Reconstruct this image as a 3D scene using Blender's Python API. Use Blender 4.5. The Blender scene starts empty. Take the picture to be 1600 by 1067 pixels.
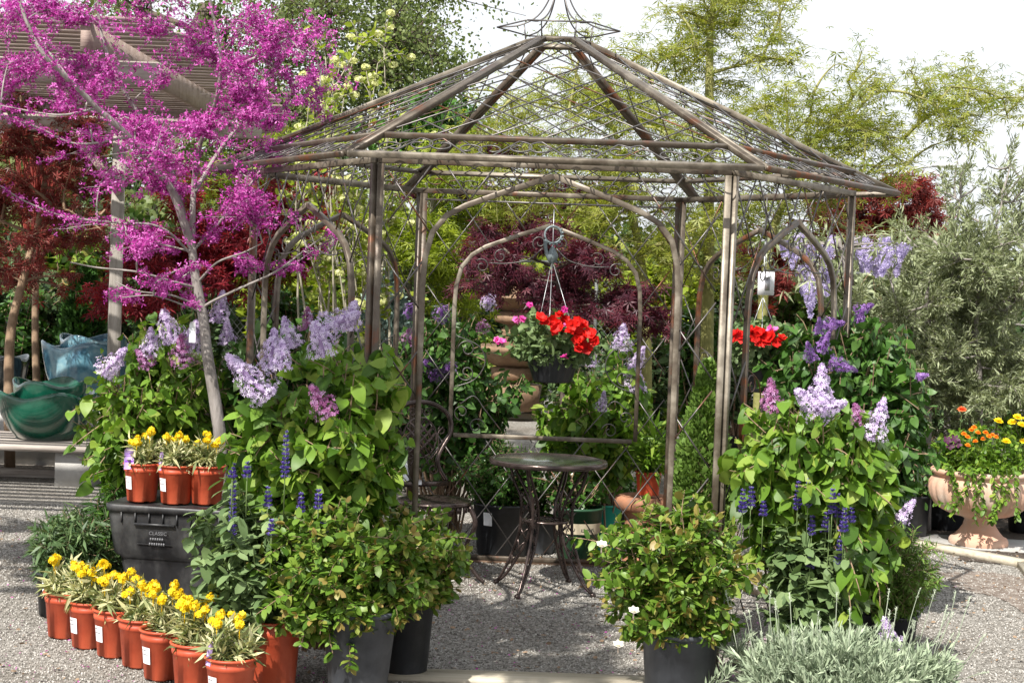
import bpy, math, random
import numpy as np
from mathutils import Matrix, Vector

# ------------------------------------------------------------------ camera, sky, sun
SC = bpy.context.scene
COL = SC.collection
FPX, CAMH = 2573.0, 1.75                 # focal length in pixels of a 1600 px wide frame, eye height
PITCH, ROLL = math.radians(2.41), math.radians(2.1)
cam_d = bpy.data.cameras.new('camera')
cam = bpy.data.objects.new('camera', cam_d)
COL.objects.link(cam)
CM = Matrix.Rotation(math.pi/2-PITCH, 3, 'X') @ Matrix.Rotation(ROLL, 3, 'Z')
cam.matrix_world = Matrix.Translation((0, 0, CAMH)) @ CM.to_4x4()
cam_d.sensor_width = 36.0
cam_d.lens = FPX/1600*36
cam_d.clip_start = 0.1
cam_d.clip_end = 600
SC.camera = cam

SUN_AZ = math.radians(241)               # direction TO the sun: behind the camera, to the left
SUN_EL = math.radians(48)
w = bpy.data.worlds.new('World'); SC.world = w; w.use_nodes = True
nt = w.node_tree; nt.nodes.clear()
sky = nt.nodes.new('ShaderNodeTexSky'); sky.sky_type = 'NISHITA'; sky.sun_disc = False
sky.sun_elevation = SUN_EL
sky.sun_rotation = math.radians(90)-SUN_AZ
sky.air_density = 1.0; sky.dust_density = 3.0; sky.ozone_density = 1.0
tc = nt.nodes.new('ShaderNodeTexCoord'); mp = nt.nodes.new('ShaderNodeMapping')
mp.inputs['Scale'].default_value = (1.0, 1.0, 3.5)
nz = nt.nodes.new('ShaderNodeTexNoise'); nz.inputs['Scale'].default_value = 2.2; nz.inputs['Detail'].default_value = 7
cr = nt.nodes.new('ShaderNodeValToRGB'); cr.color_ramp.elements[0].position = .25; cr.color_ramp.elements[1].position = .62
cr.color_ramp.elements[0].color = (.5, .5, .5, 1)
mx = nt.nodes.new('ShaderNodeMixRGB'); mx.inputs['Color2'].default_value = (9.6, 9.9, 10.3, 1)
bg = nt.nodes.new('ShaderNodeBackground'); bg.inputs['Strength'].default_value = .075
wo = nt.nodes.new('ShaderNodeOutputWorld')
L = nt.links.new
L(tc.outputs['Generated'], mp.inputs['Vector']); L(mp.outputs['Vector'], nz.inputs['Vector'])
L(nz.outputs['Fac'], cr.inputs['Fac']); L(cr.outputs['Color'], mx.inputs['Fac'])
L(sky.outputs['Color'], mx.inputs['Color1']); L(mx.outputs['Color'], bg.inputs['Color'])
L(bg.outputs['Background'], wo.inputs['Surface'])

sd = bpy.data.lights.new('sun', 'SUN'); sd.energy = 5.0; sd.angle = math.radians(.5); sd.color = (1.0, .955, .88)
so = bpy.data.objects.new('sun', sd); COL.objects.link(so)
sdir = Vector((math.cos(SUN_AZ)*math.cos(SUN_EL), math.sin(SUN_AZ)*math.cos(SUN_EL), math.sin(SUN_EL)))
so.rotation_euler = sdir.to_track_quat('Z', 'Y').to_euler()
so.location = (-6, -6, 12)
SC.view_settings.view_transform = 'Standard'; SC.view_settings.look = 'None'
SC.view_settings.exposure = 0.72; SC.view_settings.gamma = 1.0
SC.cycles.max_bounces = 8; SC.cycles.transparent_max_bounces = 8

# ------------------------------------------------------------------ measuring helpers
CMN = np.array(CM)
def ray(px, py):
    d = CMN @ np.array([(px-800)/FPX, -(py-533.5)/FPX, -1.0])
    return d/d[1]
def P(px, py, D):                        # world point seen at that spot, D metres in front
    return np.array([0, 0, CAMH]) + ray(px, py)*D
def G(px, py):                           # ground point seen at that spot
    d = ray(px, py); return np.array([0, 0, CAMH]) - d*CAMH/d[2]
def GD(px, D):                           # ground point at depth D in the column px (taken near the ground)
    p = P(px, 427+CAMH*FPX/D, D); return np.array([p[0], D, 0.0])
def S(px, D): return px*D/FPX            # length of px pixels at depth D

# ------------------------------------------------------------------ mesh builder
def nrm(v, ax=-1):
    v = np.asarray(v, float); n = np.linalg.norm(v, axis=ax, keepdims=True); return v/np.maximum(n, 1e-9)
class MB:
    def __init__(s):
        s.V = []; s.n = 0; s.F = []; s.R = []; s.M = []
    def add(s, V, F, r=.5, m=0):
        V = np.asarray(V, float).reshape(-1, 3)
        for f in (F if isinstance(F, list) and len(F) and isinstance(F[0], np.ndarray) else [F]):
            f = np.asarray(f, np.int64)
            if f.size == 0: continue
            s.F.append(f+s.n); s.R.append(np.broadcast_to(np.asarray(r, float).ravel() if np.ndim(r) else float(r), (len(f),)).copy())
            s.M.append(np.full(len(f), m, np.int32))
        s.V.append(V); s.n += len(V); return s
    def build(s, name, mat, parent=None, smooth=False):
        me = bpy.data.meshes.new(name)
        if s.V:
            V = np.concatenate(s.V); me.vertices.add(len(V)); me.vertices.foreach_set('co', V.astype(np.float32).ravel())
            lp = np.concatenate([f.ravel() for f in s.F]); cnt = np.concatenate([np.full(len(f), f.shape[1]) for f in s.F])
            me.loops.add(len(lp)); me.loops.foreach_set('vertex_index', lp.astype(np.int32))
            st = np.concatenate([[0], np.cumsum(cnt)[:-1]]); me.polygons.add(len(cnt)); me.polygons.foreach_set('loop_start', st.astype(np.int32))
            me.polygons.foreach_set('material_index', np.concatenate(s.M))
            me.update(calc_edges=True)
            a = me.attributes.new('rnd', 'FLOAT', 'FACE'); a.data.foreach_set('value', np.concatenate(s.R).astype(np.float32))
            if smooth: me.polygons.foreach_set('use_smooth', np.ones(len(cnt), bool))
            me.validate()
        for m in (mat if isinstance(mat, (list, tuple)) else [mat]): me.materials.append(m)
        o = bpy.data.objects.new(name, me); COL.objects.link(o)
        if parent is not None: adopt(o, parent)
        return o
def adopt(o, parent):
    o.parent = parent
    o.matrix_parent_inverse = parent.matrix_world.inverted()
def tag(o, label=None, cat=None, group=None, kind=None):
    if label: o['label'] = label
    if cat: o['category'] = cat
    if group: o['group'] = group
    if kind: o['kind'] = kind
    return o
def thing(name, label, cat, loc, group=None):
    o = bpy.data.objects.new(name, None); COL.objects.link(o); o.empty_display_size = .1
    o.location = [float(c) for c in loc]; o.matrix_world = Matrix.Translation(o.location)
    return tag(o, label, cat, group)
def copy_tree(o, parent=None):
    c = o.copy(); COL.objects.link(c)
    if parent is not None: c.parent = parent
    for ch in list(o.children): copy_tree(ch, c)
    return c
def copy_thing(o, loc, rz, label=None, sc=None):
    c = copy_tree(o); c.location = [float(v) for v in loc]; c.rotation_euler = (0, 0, rz)
    if sc: c.scale = (sc, sc, sc)
    if label: c['label'] = label
    return c

def box(mb, c, sz, r=.5, rz=0, m=0, ax=None):
    x, y, z = [v/2 for v in sz]
    V = np.array([[a*x, b*y, d*z] for a in (-1, 1) for b in (-1, 1) for d in (-1, 1)], float)
    if ax is not None: V = V @ np.array(ax)
    if rz:
        cc, ss = math.cos(rz), math.sin(rz); V = V @ np.array([[cc, ss, 0], [-ss, cc, 0], [0, 0, 1]])
    mb.add(V+np.asarray(c, float), [[0, 1, 3, 2], [4, 6, 7, 5], [0, 4, 5, 1], [2, 3, 7, 6], [0, 2, 6, 4], [1, 5, 7, 3]], r, m)
def tube(mb, pts, rad, n=6, ref=(0, 0, 1), sq=False, r=.5, m=0, cap=True, flat=1.0):
    pts = np.asarray(pts, float); k = len(pts); rad = np.broadcast_to(rad, (k,))
    T = np.gradient(pts, axis=0); T = nrm(T)
    ref = np.asarray(ref, float)
    X = np.cross(T, ref); bad = np.linalg.norm(X, axis=1) < .15
    X[bad] = np.cross(T[bad], [1, .3, 0]); X = nrm(X)
    for i in range(1, k):
        if np.dot(X[i], X[i-1]) < 0: X[i] = -X[i]
    Y = np.cross(X, T)
    if sq:
        c = [(-1, -.86), (-.86, -1), (.86, -1), (1, -.86), (1, .86), (.86, 1), (-.86, 1), (-1, .86)]; n = 8
    else: c = [(math.cos(2*math.pi*j/n), math.sin(2*math.pi*j/n)) for j in range(n)]
    c = np.array(c)
    V = pts[:, None]+rad[:, None, None]*(c[None, :, :1]*X[:, None]+c[None, :, 1:]*Y[:, None]*flat)
    i, j = np.meshgrid(np.arange(k-1), np.arange(n), indexing='ij')
    F = np.stack([i*n+j, i*n+(j+1) % n, (i+1)*n+(j+1) % n, (i+1)*n+j], -1).reshape(-1, 4)
    fs = [F]
    if cap: fs.append(np.array([list(range(n))[::-1], [(k-1)*n+q for q in range(n)]]))
    mb.add(V.reshape(-1, 3), fs, r, m)
def spl(pts, n=8):                       # Catmull-Rom through the points
    p = np.asarray(pts, float)
    if len(p) < 3: return np.array([p[0]+(p[-1]-p[0])*t for t in np.linspace(0, 1, n)])
    q = np.vstack([2*p[0]-p[1], p, 2*p[-1]-p[-2]]); out = []
    for i in range(1, len(q)-2):
        for t in np.linspace(0, 1, n, endpoint=False):
            out.append(.5*((2*q[i])+(-q[i-1]+q[i+1])*t+(2*q[i-1]-5*q[i]+4*q[i+1]-q[i+2])*t*t+(-q[i-1]+3*q[i]-3*q[i+1]+q[i+2])*t**3))
    out.append(q[-2]); return np.array(out)
def lathe(mb, prof, c=(0, 0, 0), n=32, mod=None, r=.5, m=0, a0=0, a1=2*math.pi):
    prof = np.asarray(prof, float); k = len(prof); full = abs(a1-a0-2*math.pi) < 1e-6
    a = np.linspace(a0, a1, n, endpoint=not full)
    R = np.repeat(prof[:, :1], n, 1); Z = np.repeat(prof[:, 1:], n, 1)
    if mod is not None: R, Z = mod(R, Z, a[None, :])
    V = np.stack([R*np.cos(a), R*np.sin(a), Z], -1)+np.asarray(c, float)
    jn = n if full else n-1
    i, j = np.meshgrid(np.arange(k-1), np.arange(jn), indexing='ij')
    F = np.stack([i*n+j, i*n+(j+1) % n, (i+1)*n+(j+1) % n, (i+1)*n+j], -1).reshape(-1, 4)
    mb.add(V.reshape(-1, 3), F, r, m)

# leaf templates: tip along +y, normal +z
def tri_pad(fs): return [np.array([f for f in fs if len(f) == k]) for k in (3, 4) if any(len(f) == k for f in fs)]
def _blade(hw, ys, tip, fold=.16, droop=.22):
    V = [[0, 0.0 if hw[0] == 0 else .06, 0]]; n = len(ys); Fs = []
    mid = [[0, y*tip, -droop*y*y] for y in ys]; V += mid                       # 1..n midrib
    Lf = [[-h, y*tip-(.07 if k == 0 and hw[0] > 0 else 0), fold*h-droop*y*y-.5*h*h] for k, (h, y) in enumerate(zip(hw, ys))]; V += Lf
    V += [[-x, y, z] for x, y, z in Lf]; V.append([0, tip, -droop*1.15]); T = len(V)-1
    for s0 in (n, 2*n):
        q = [0, 1, s0+1, s0+1]; Fs.append([0, 1, s0+1] if s0 == n else [0, s0+1, 1])
        for k in range(n-1): Fs.append([1+k, 2+k, s0+2+k, s0+1+k] if s0 == n else [1+k, s0+1+k, s0+2+k, 2+k])
        Fs.append([n, T, s0+n] if s0 == n else [n, s0+n, T])
    return np.array(V), tri_pad(Fs)
OVAL = _blade([.2, .27, .22], [.2, .48, .76], 1.0, .25, .14)
HEART = _blade([.27, .40, .36, .20], [.04, .25, .52, .80], 1.12, .22, .26)
LANCE = (np.array([[0, 0, 0], [-.09, .45, .03], [0, 1, -.08], [.09, .45, .03]]), [np.array([[0, 3, 2, 1]])])
NEEDLE = (np.array([[-.03, 0, 0], [-.03, .6, .02], [0, 1, 0], [.03, .6, .02], [.03, 0, 0]]), [np.array([[0, 4, 3, 1]]), np.array([[1, 3, 2]])])
def _maple(w=.10, n=5, sp=52):
    V = [[0, 0, 0]]; F = []
    for k in range(n):
        a = math.radians((k-(n-1)/2)*sp); l = 1-.14*abs(k-(n-1)/2); dx, dy = math.sin(a), math.cos(a)
        b = len(V); V += [[dx*l*.45-dy*w, dy*l*.45+dx*w, -.03], [dx*l, dy*l, -.16], [dx*l*.45+dy*w, dy*l*.45-dx*w, -.03]]
        F.append([0, b+2, b+1, b])
    return np.array(V), [np.array(F)]
MAPLE = _maple(.08); MAPLE3 = _maple(.12, 3, 60)
CLUMP = (np.array([[0, 0, 0], [-.33, .35, .1], [-.1, .8, 0], [.15, 1, -.1], [.38, .55, .06], [.22, .15, 0]]), [np.array([[0, 5, 4, 1], [1, 4, 3, 2]])])
def _flor(n=4, w=.26, cup=.25):
    V = [[0, 0, 0]]; F = []
    for k in range(n):
        a = 2*math.pi*k/n; dx, dy = math.cos(a), math.sin(a); b = len(V)
        V += [[dx*.6-dy*w, dy*.6+dx*w, cup*.6], [dx, dy, cup], [dx*.6+dy*w, dy*.6-dx*w, cup*.6]]; F.append([0, b+2, b+1, b])
    return np.array(V), [np.array(F)]
FLOR4 = _flor(); FLOR5 = _flor(5, .36, .3); PEA = _flor(3, .3, .8)

def frames(Y, N):
    Y = nrm(Y); X = nrm(np.cross(Y, N)); Z = np.cross(X, Y); return np.stack([X, Y, Z], 1)   # rows are axes
def inst(mb, tm, pos, fr, size, r=.5, m=0):
    V, Fs = tm; pos = np.asarray(pos, float); N = len(pos)
    if N == 0: return
    size = np.broadcast_to(size, (N,)); r = np.broadcast_to(r, (N,))
    W = pos[:, None]+size[:, None, None]*np.einsum('vk,nkj->nvj', V, fr)
    off = (np.arange(N)*len(V))[:, None, None]
    base = mb.n; mb.V.append(W.reshape(-1, 3)); mb.n += N*len(V)
    for F in Fs:
        f = (F[None]+off).reshape(-1, F.shape[1])
        mb.F.append(f+base); mb.R.append(np.repeat(r, len(F))); mb.M.append(np.full(len(f), m, np.int32))
def leaves(mb, g, pos, dr, tm, size, sd=.2, out=1.0, along=.5, droop=.3, flat=.7, per=1, rm=.5, rs=.25, m=0, jit=0):
    pos = np.repeat(np.asarray(pos, float), per, 0); dr = nrm(np.repeat(np.asarray(dr, float), per, 0)); N = len(pos)
    if N == 0: return
    u = g.normal(size=(N, 3)); u -= dr*np.sum(u*dr, 1, keepdims=True); u = nrm(u)
    Y = nrm(dr*along+u*out+np.array([0, 0, -droop]))
    Nn = nrm(np.array([0, 0, 1.0])*flat+g.normal(size=(N, 3))*(1-flat)*.8+Y*.001)
    if jit: pos = pos+g.normal(size=(N, 3))*jit
    inst(mb, tm, pos, frames(Y, Nn), size*(1+sd*g.normal(size=N)).clip(.4, 1.7), np.clip(rm+rs*g.normal(size=N), 0, 1), m)

def inside(g, n, c, rad, shell=.35):
    d = nrm(g.normal(size=(n, 3))); rr = g.random(n)**shell
    return np.asarray(c)+d*rr[:, None]*np.asarray(rad)
def curve(a, b, g, lift=.3, wob=.08, n=6):
    a = np.asarray(a, float); b = np.asarray(b, float); L = np.linalg.norm(b-a)
    c = (a+b)/2+np.array([0, 0, lift*L])+g.normal(size=3)*wob*L
    t = np.linspace(0, 1, n)[:, None]; return (1-t)**2*a+2*t*(1-t)*c+t*t*b
def nodes_of(pts, gap, t0=0.0):
    seg = np.linalg.norm(np.diff(pts, axis=0), axis=1); s = np.concatenate([[0], np.cumsum(seg)])
    q = np.arange(s[-1]*t0, s[-1]+1e-6, gap)
    pos = np.stack([np.interp(q, s, pts[:, k]) for k in range(3)], 1)
    T = nrm(np.gradient(pts, axis=0)); dr = np.stack([np.interp(q, s, T[:, k]) for k in range(3)], 1)
    return pos, dr
def bush(g, wood, base, c, rad, n_stem, n_shoot, gap, shoot=.18, r0=.006, up=.25, t0=.3, spread=.03, woodr=.5, rise=.35):
    """stems from the base to points of the crown, side shoots on each; returns the leaf nodes"""
    Pn, Dn, tips = [], [], []
    ends = inside(g, n_stem, c, rad, .45)
    for e in ends:
        b = np.asarray(base, float)+np.array([g.normal()*spread, g.normal()*spread, 0])
        st = curve(b, e, g, lift=up*(.5+g.random()), n=9)
        st[-1:, 2] += .01
        if wood is not None: tube(wood, st, np.linspace(r0, r0*.35, len(st)), 5, r=woodr, cap=False)
        p, d = nodes_of(st, gap, t0); Pn.append(p); Dn.append(d); tips.append((st[-1], nrm(st[-1]-st[-2])))
        for _ in range(n_shoot):
            k = g.integers(int(len(st)*t0), len(st)-1); o = st[k]
            dv = nrm(nrm(o-np.asarray(c)+1e-3)*.7+g.normal(size=3)*.7+np.array([0, 0, rise])); ln = shoot*(.5+g.random())
            e2 = o+dv*ln
            q = (e2-np.asarray(c))/np.asarray(rad); ql = np.linalg.norm(q)
            if ql > 1.12: e2 = np.asarray(c)+q/ql*1.12*np.asarray(rad)
            sh = curve(o, e2, g, lift=.12, n=5)
            if wood is not None: tube(wood, sh, np.linspace(r0*.45, r0*.22, 5), 4, r=woodr, cap=False)
            p, d = nodes_of(sh, gap, .1); Pn.append(p); Dn.append(d); tips.append((sh[-1], nrm(sh[-1]-sh[-2])))
    return np.concatenate(Pn), np.concatenate(Dn), tips
def crown(g, wood, skel, blobs, gap, r_l=.02, twig_r=.004, lift=.1, shell=.6, tl=None, t0=.3, twr=.5):
    """limbs from the nearest point of the skeleton to each blob, twigs inside the blob; returns nodes"""
    Pn, Dn = [], []; sk = np.asarray(skel, float)
    for (c, rad, nt_) in blobs:
        c = np.asarray(c, float); rad = np.asarray(rad, float)
        dd = np.linalg.norm((sk-c)*[1, 1, .8], axis=1)+np.where(sk[:, 2] > c[2], .8*(sk[:, 2]-c[2]), 0)
        a = sk[np.argmin(dd)]; lm = curve(a, c, g, lift=lift, n=8)
        LL = np.linalg.norm(c-a)
        if wood is not None and LL > .03: tube(wood, lm, np.linspace(min(r_l, .03*LL+.004), twig_r*1.3, 8), 6, r=twr, cap=False)
        sk = np.vstack([sk, lm[2:]])
        ends = inside(g, nt_, c, rad, shell)
        for e in ends:
            o = lm[g.integers(3, 8)]
            if tl: e = o+nrm(e-o)*min(np.linalg.norm(e-o), tl*(.6+.8*g.random()))+0*o if g.random() < .0 else e
            tw = curve(o, e, g, lift=lift*.8, wob=.1, n=6)
            if wood is not None: tube(wood, tw, np.linspace(twig_r, twig_r*.4, 6), 3, r=twr, cap=False)
            p, d = nodes_of(tw, gap, t0); Pn.append(p); Dn.append(d)
    return np.concatenate(Pn), np.concatenate(Dn)

# ------------------------------------------------------------------ materials
def newmat(name):
    m = bpy.data.materials.new(name); m.use_nodes = True; t = m.node_tree; t.nodes.clear()
    return m, t, t.nodes.new, t.links.new
def ramp(t, cols, pos=None):
    r = t.nodes.new('ShaderNodeValToRGB'); e = r.color_ramp.elements
    while len(e) < len(cols): e.new(.5)
    for i, c in enumerate(cols):
        e[i].position = pos[i] if pos else i/(len(cols)-1); e[i].color = (*c, 1)
    return r
def leafmat(name, cols, trans=.3, rough=.45, spec=.35, tint=(1.15, 1.2, .6)):
    m, t, N, L = newmat(name)
    a = N('ShaderNodeAttribute'); a.attribute_name = 'rnd'
    g = N('ShaderNodeNewGeometry')
    ad = N('ShaderNodeMath'); ad.operation = 'MULTIPLY_ADD'; ad.inputs[1].default_value = .3; L(g.outputs['Random Per Island'], ad.inputs[0]); L(a.outputs['Fac'], ad.inputs[2])
    sb = N('ShaderNodeMath'); sb.operation = 'SUBTRACT'; sb.inputs[1].default_value = .15; L(ad.outputs[0], sb.inputs[0])
    r = ramp(t, cols); L(sb.outputs[0], r.inputs['Fac'])
    p = N('ShaderNodeBsdfPrincipled'); p.inputs['Roughness'].default_value = rough; p.inputs['Specular IOR Level'].default_value = spec
    tr = N('ShaderNodeBsdfTranslucent'); mm = N('ShaderNodeMixRGB'); mm.blend_type = 'MULTIPLY'; mm.inputs['Fac'].default_value = 1; mm.inputs['Color2'].default_value = (*tint, 1)
    mx = N('ShaderNodeMixShader'); mx.inputs['Fac'].default_value = trans; o = N('ShaderNodeOutputMaterial')
    L(r.outputs['Color'], p.inputs['Base Color']); L(r.outputs['Color'], mm.inputs['Color1']); L(mm.outputs['Color'], tr.inputs['Color'])
    L(p.outputs[0], mx.inputs[1]); L(tr.outputs[0], mx.inputs[2]); L(mx.outputs[0], o.inputs['Surface'])
    return m
def surf(name, cols, scale=8, rough=.6, metal=0, bump=.3, bscale=None, spec=.5, stretch=(1, 1, 1), pos=None, detail=6, coat=0, dist=.01, rnd=0, rr=None):
    m, t, N, L = newmat(name)
    tc = N('ShaderNodeTexCoord'); mp = N('ShaderNodeMapping'); mp.inputs['Scale'].default_value = stretch
    n = N('ShaderNodeTexNoise'); n.inputs['Scale'].default_value = scale; n.inputs['Detail'].default_value = detail; n.inputs['Roughness'].default_value = .62
    L(tc.outputs['Object'], mp.inputs['Vector']); L(mp.outputs[0], n.inputs['Vector'])
    r = ramp(t, cols, pos or [.3+.4*i/max(1, len(cols)-1) for i in range(len(cols))])
    if rnd:
        a = N('ShaderNodeAttribute'); a.attribute_name = 'rnd'
        q = N('ShaderNodeMath'); q.operation = 'MULTIPLY_ADD'; q.inputs[1].default_value = rnd; q.inputs[2].default_value = -rnd/2
        L(a.outputs['Fac'], q.inputs[0]); z = N('ShaderNodeMath'); z.operation = 'ADD'; L(q.outputs[0], z.inputs[0]); L(n.outputs['Fac'], z.inputs[1]); L(z.outputs[0], r.inputs['Fac'])
    else: L(n.outputs['Fac'], r.inputs['Fac'])
    p = N('ShaderNodeBsdfPrincipled'); p.inputs['Roughness'].default_value = rough; p.inputs['Metallic'].default_value = metal
    p.inputs['Specular IOR Level'].default_value = spec; p.inputs['Coat Weight'].default_value = coat; p.inputs['Coat Roughness'].default_value = .08
    L(r.outputs['Color'], p.inputs['Base Color'])
    if rr:
        q = N('ShaderNodeMapRange'); q.inputs['To Min'].default_value = rr[0]; q.inputs['To Max'].default_value = rr[1]; L(n.outputs['Fac'], q.inputs['Value']); L(q.outputs[0], p.inputs['Roughness'])
    if bump:
        n2 = N('ShaderNodeTexNoise'); n2.inputs['Scale'].default_value = bscale or scale*4; n2.inputs['Detail'].default_value = 5; L(mp.outputs[0], n2.inputs['Vector'])
        b = N('ShaderNodeBump'); b.inputs['Strength'].default_value = bump; b.inputs['Distance'].default_value = dist; L(n2.outputs['Fac'], b.inputs['Height']); L(b.outputs[0], p.inputs['Normal'])
    o = N('ShaderNodeOutputMaterial'); L(p.outputs[0], o.inputs['Surface'])
    return m

M = {}
M['lilac_leaf'] = leafmat('lilac_leaf', [(.05, .115, .012), (.11, .215, .022), (.17, .30, .035), (.27, .36, .06)], .34)
M['lilac_dark'] = leafmat('lilac_leaf_dark', [(.03, .08, .014), (.058, .14, .024), (.10, .20, .038)], .25)
M['rose_leaf'] = leafmat('rose_leaf', [(.05, .11, .013), (.10, .19, .022), (.18, .275, .04), (.27, .20, .06)], .25, rough=.42, spec=.35)
M['salvia_leaf'] = leafmat('salvia_leaf', [(.085, .145, .052), (.145, .215, .085), (.215, .295, .125)], .2, rough=.6)
M['box_leaf'] = leafmat('boxwood_leaf', [(.028, .075, .014), (.06, .145, .025), (.10, .22, .04)], .22, rough=.3)
M['conifer'] = leafmat('conifer_needles', [(.075, .14, .022), (.12, .21, .035), (.18, .28, .055)], .2, rough=.6)
M['yew'] = leafmat('yew_needles', [(.02, .06, .012), (.04, .11, .02), (.07, .16, .03)], .15, rough=.6)
M['spruce_blue'] = leafmat('silver_blue_needles', [(.16, .24, .21), (.26, .36, .32), (.38, .48, .42)], .1, rough=.6, tint=(1, 1, 1))
M['grey_leaf'] = leafmat('silver_grey_leaf', [(.19, .25, .16), (.32, .39, .26), (.46, .53, .37)], .15, rough=.7, tint=(1, 1, .9))
M['wall_leaf'] = leafmat('variegated_leaf', [(.09, .13, .045), (.22, .26, .10), (.52, .50, .26), (.62, .60, .36)], .2)
M['maple_green'] = leafmat('maple_leaf_green', [(.13, .18, .025), (.25, .29, .045), (.40, .42, .10)], .45, tint=(1.2, 1.15, .5))
M['maple_lime'] = leafmat('maple_leaf_lime', [(.16, .23, .02), (.27, .35, .035), (.38, .44, .06)], .45, tint=(1.15, 1.15, .5))
M['maple_purple'] = leafmat('maple_leaf_purple', [(.035, .008, .016), (.075, .016, .03), (.16, .035, .05)], .3, tint=(1.6, .6, .7))
M['maple_red'] = leafmat('maple_leaf_red', [(.11, .02, .018), (.20, .04, .035), (.32, .08, .07)], .35, tint=(1.5, .6, .5))
M['maple_crimson'] = leafmat('maple_leaf_crimson', [(.12, .012, .02), (.24, .02, .035), (.38, .05, .06)], .35, tint=(1.5, .6, .5))
M['oak_leaf'] = leafmat('oak_leaf', [(.07, .10, .03), (.13, .175, .05), (.24, .28, .11)], .4)
M['far_leaf'] = leafmat('far_leaf', [(.03, .06, .018), (.055, .10, .03), (.09, .14, .04)], .3)
M['olive_leaf'] = leafmat('olive_leaf', [(.15, .18, .09), (.27, .31, .17), (.42, .46, .29)], .3, tint=(1.1, 1.1, .7))
M['rosemary'] = leafmat('rosemary_leaf', [(.045, .09, .035), (.09, .15, .06), (.15, .22, .09)], .2)
M['redbud'] = leafmat('redbud_blossom', [(.21, .008, .125), (.50, .045, .35), (.76, .24, .63)], .35, rough=.6, tint=(1.1, .8, 1.2))
M['lilac_fl'] = leafmat('lilac_floret', [(.44, .30, .53), (.64, .53, .74), (.82, .75, .87)], .3, rough=.6, tint=(1, .95, 1.1))
M['lilac_bud'] = leafmat('lilac_bud', [(.22, .05, .16), (.40, .14, .32), (.58, .36, .60)], .3, rough=.6, tint=(1, .9, 1))
M['lilac_deep'] = leafmat('deep_lilac_floret', [(.15, .05, .24), (.30, .14, .44), (.50, .32, .66)], .3, rough=.6, tint=(1, .9, 1.1))
M['salvia_fl'] = leafmat('salvia_floret', [(.08, .05, .27), (.15, .10, .42), (.30, .24, .58)], .25, rough=.6, tint=(1, .9, 1.2))
M['red_fl'] = leafmat('red_petal', [(.42, .004, .004), (.62, .008, .006), (.74, .02, .012)], .3, rough=.6, tint=(1.2, .5, .5))
M['pink_fl'] = leafmat('magenta_petal', [(.50, .02, .22), (.70, .05, .36), (.8, .2, .5)], .3, rough=.6, tint=(1.1, .7, 1))
M['yellow_fl'] = leafmat('yellow_petal', [(.76, .52, .006), (.88, .70, .012), (.93, .80, .05)], .3, rough=.6, tint=(1.1, 1, .5))
M['orange_fl'] = leafmat('orange_petal', [(.80, .14, .01), (.88, .26, .015), (.90, .36, .02)], .3, rough=.6, tint=(1.1, .8, .5))
M['coral_fl'] = leafmat('coral_petal', [(.80, .09, .03), (.88, .15, .05), (.9, .2, .07)], .3, rough=.6, tint=(1.1, .8, .5))
M['cream_fl'] = leafmat('cream_petal', [(.50, .52, .18), (.66, .68, .30), (.78, .78, .45)], .3, rough=.6, tint=(1, 1, .8))
M['white_fl'] = leafmat('white_petal', [(.72, .58, .48), (.82, .76, .68), (.88, .86, .80)], .3, rough=.6, tint=(1, 1, .9))
M['wist_fl'] = leafmat('wisteria_floret', [(.42, .34, .60), (.62, .55, .80), (.80, .75, .92)], .3, rough=.6, tint=(1, .95, 1.1))
M['pansy'] = leafmat('dark_pansy_petal', [(.04, .005, .03), (.07, .01, .05), (.12, .02, .08)], .2, rough=.5, tint=(1, .7, 1))
M['bark_grey'] = surf('smooth_grey_bark', [(.13, .115, .10), (.24, .215, .20), (.33, .30, .28)], 14, .75, bump=.5, stretch=(1, 1, .3))
M['bark_dark'] = surf('dark_bark', [(.04, .03, .025), (.09, .065, .05), (.14, .11, .09)], 18, .85, bump=.6, stretch=(1, 1, .3))
M['bark_tan'] = surf('tan_twig', [(.20, .13, .08), (.32, .22, .14)], 20, .8, bump=.4)
M['bark_red'] = surf('coral_bark', [(.16, .02, .015), (.34, .05, .035)], 20, .6, bump=.2)
M['bark_olive'] = surf('olive_trunk_bark', [(.17, .17, .05), (.28, .27, .09)], 14, .7, bump=.4)
M['stem_green'] = surf('green_stem', [(.09, .14, .04), (.15, .21, .07)], 20, .7, bump=0)
M['stem_pale'] = surf('pale_stem', [(.24, .22, .16), (.38, .34, .26)], 10, .8, bump=.2)
M['stem_silver'] = surf('silver_stem', [(.32, .37, .27), (.45, .50, .38)], 10, .8, bump=0)
M['steel'] = surf('weathered_steel', [(.14, .048, .018), (.075, .056, .04), (.125, .102, .076), (.27, .235, .185)], 7, .42, metal=.3, bump=.4, bscale=60, stretch=(1, 1, 1), pos=[.28, .40, .54, .70], dist=.002, rr=(.28, .6), rnd=.25)
M['rod'] = surf('dark_steel_rod', [(.18, .07, .03), (.10, .09, .085), (.17, .16, .155)], 5, .4, metal=.6, bump=0, pos=[.30, .4, .7], rnd=.2)
M['bronze'] = surf('dark_bronze_paint', [(.05, .036, .032), (.11, .082, .075)], 20, .24, metal=.65, bump=.2, bscale=90, dist=.002)
M['glass_top'] = surf('speckled_table_top', [(.02, .026, .018), (.05, .062, .045), (.14, .15, .13)], 160, .16, metal=.1, bump=.35, bscale=240, dist=.002, coat=.5, pos=[.35, .55, .75])
M['orange_pot'] = surf('orange_plastic', [(.36, .05, .02), (.45, .075, .032), (.50, .095, .042), (.58, .22, .15)], 7, .45, bump=.12, spec=.4, pos=[.3, .45, .62, .82], detail=9)
M['black_pot'] = surf('black_plastic', [(.012, .013, .016), (.022, .024, .028), (.06, .062, .07)], 7, .42, bump=.15, pos=[.3, .55, .8])
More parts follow.
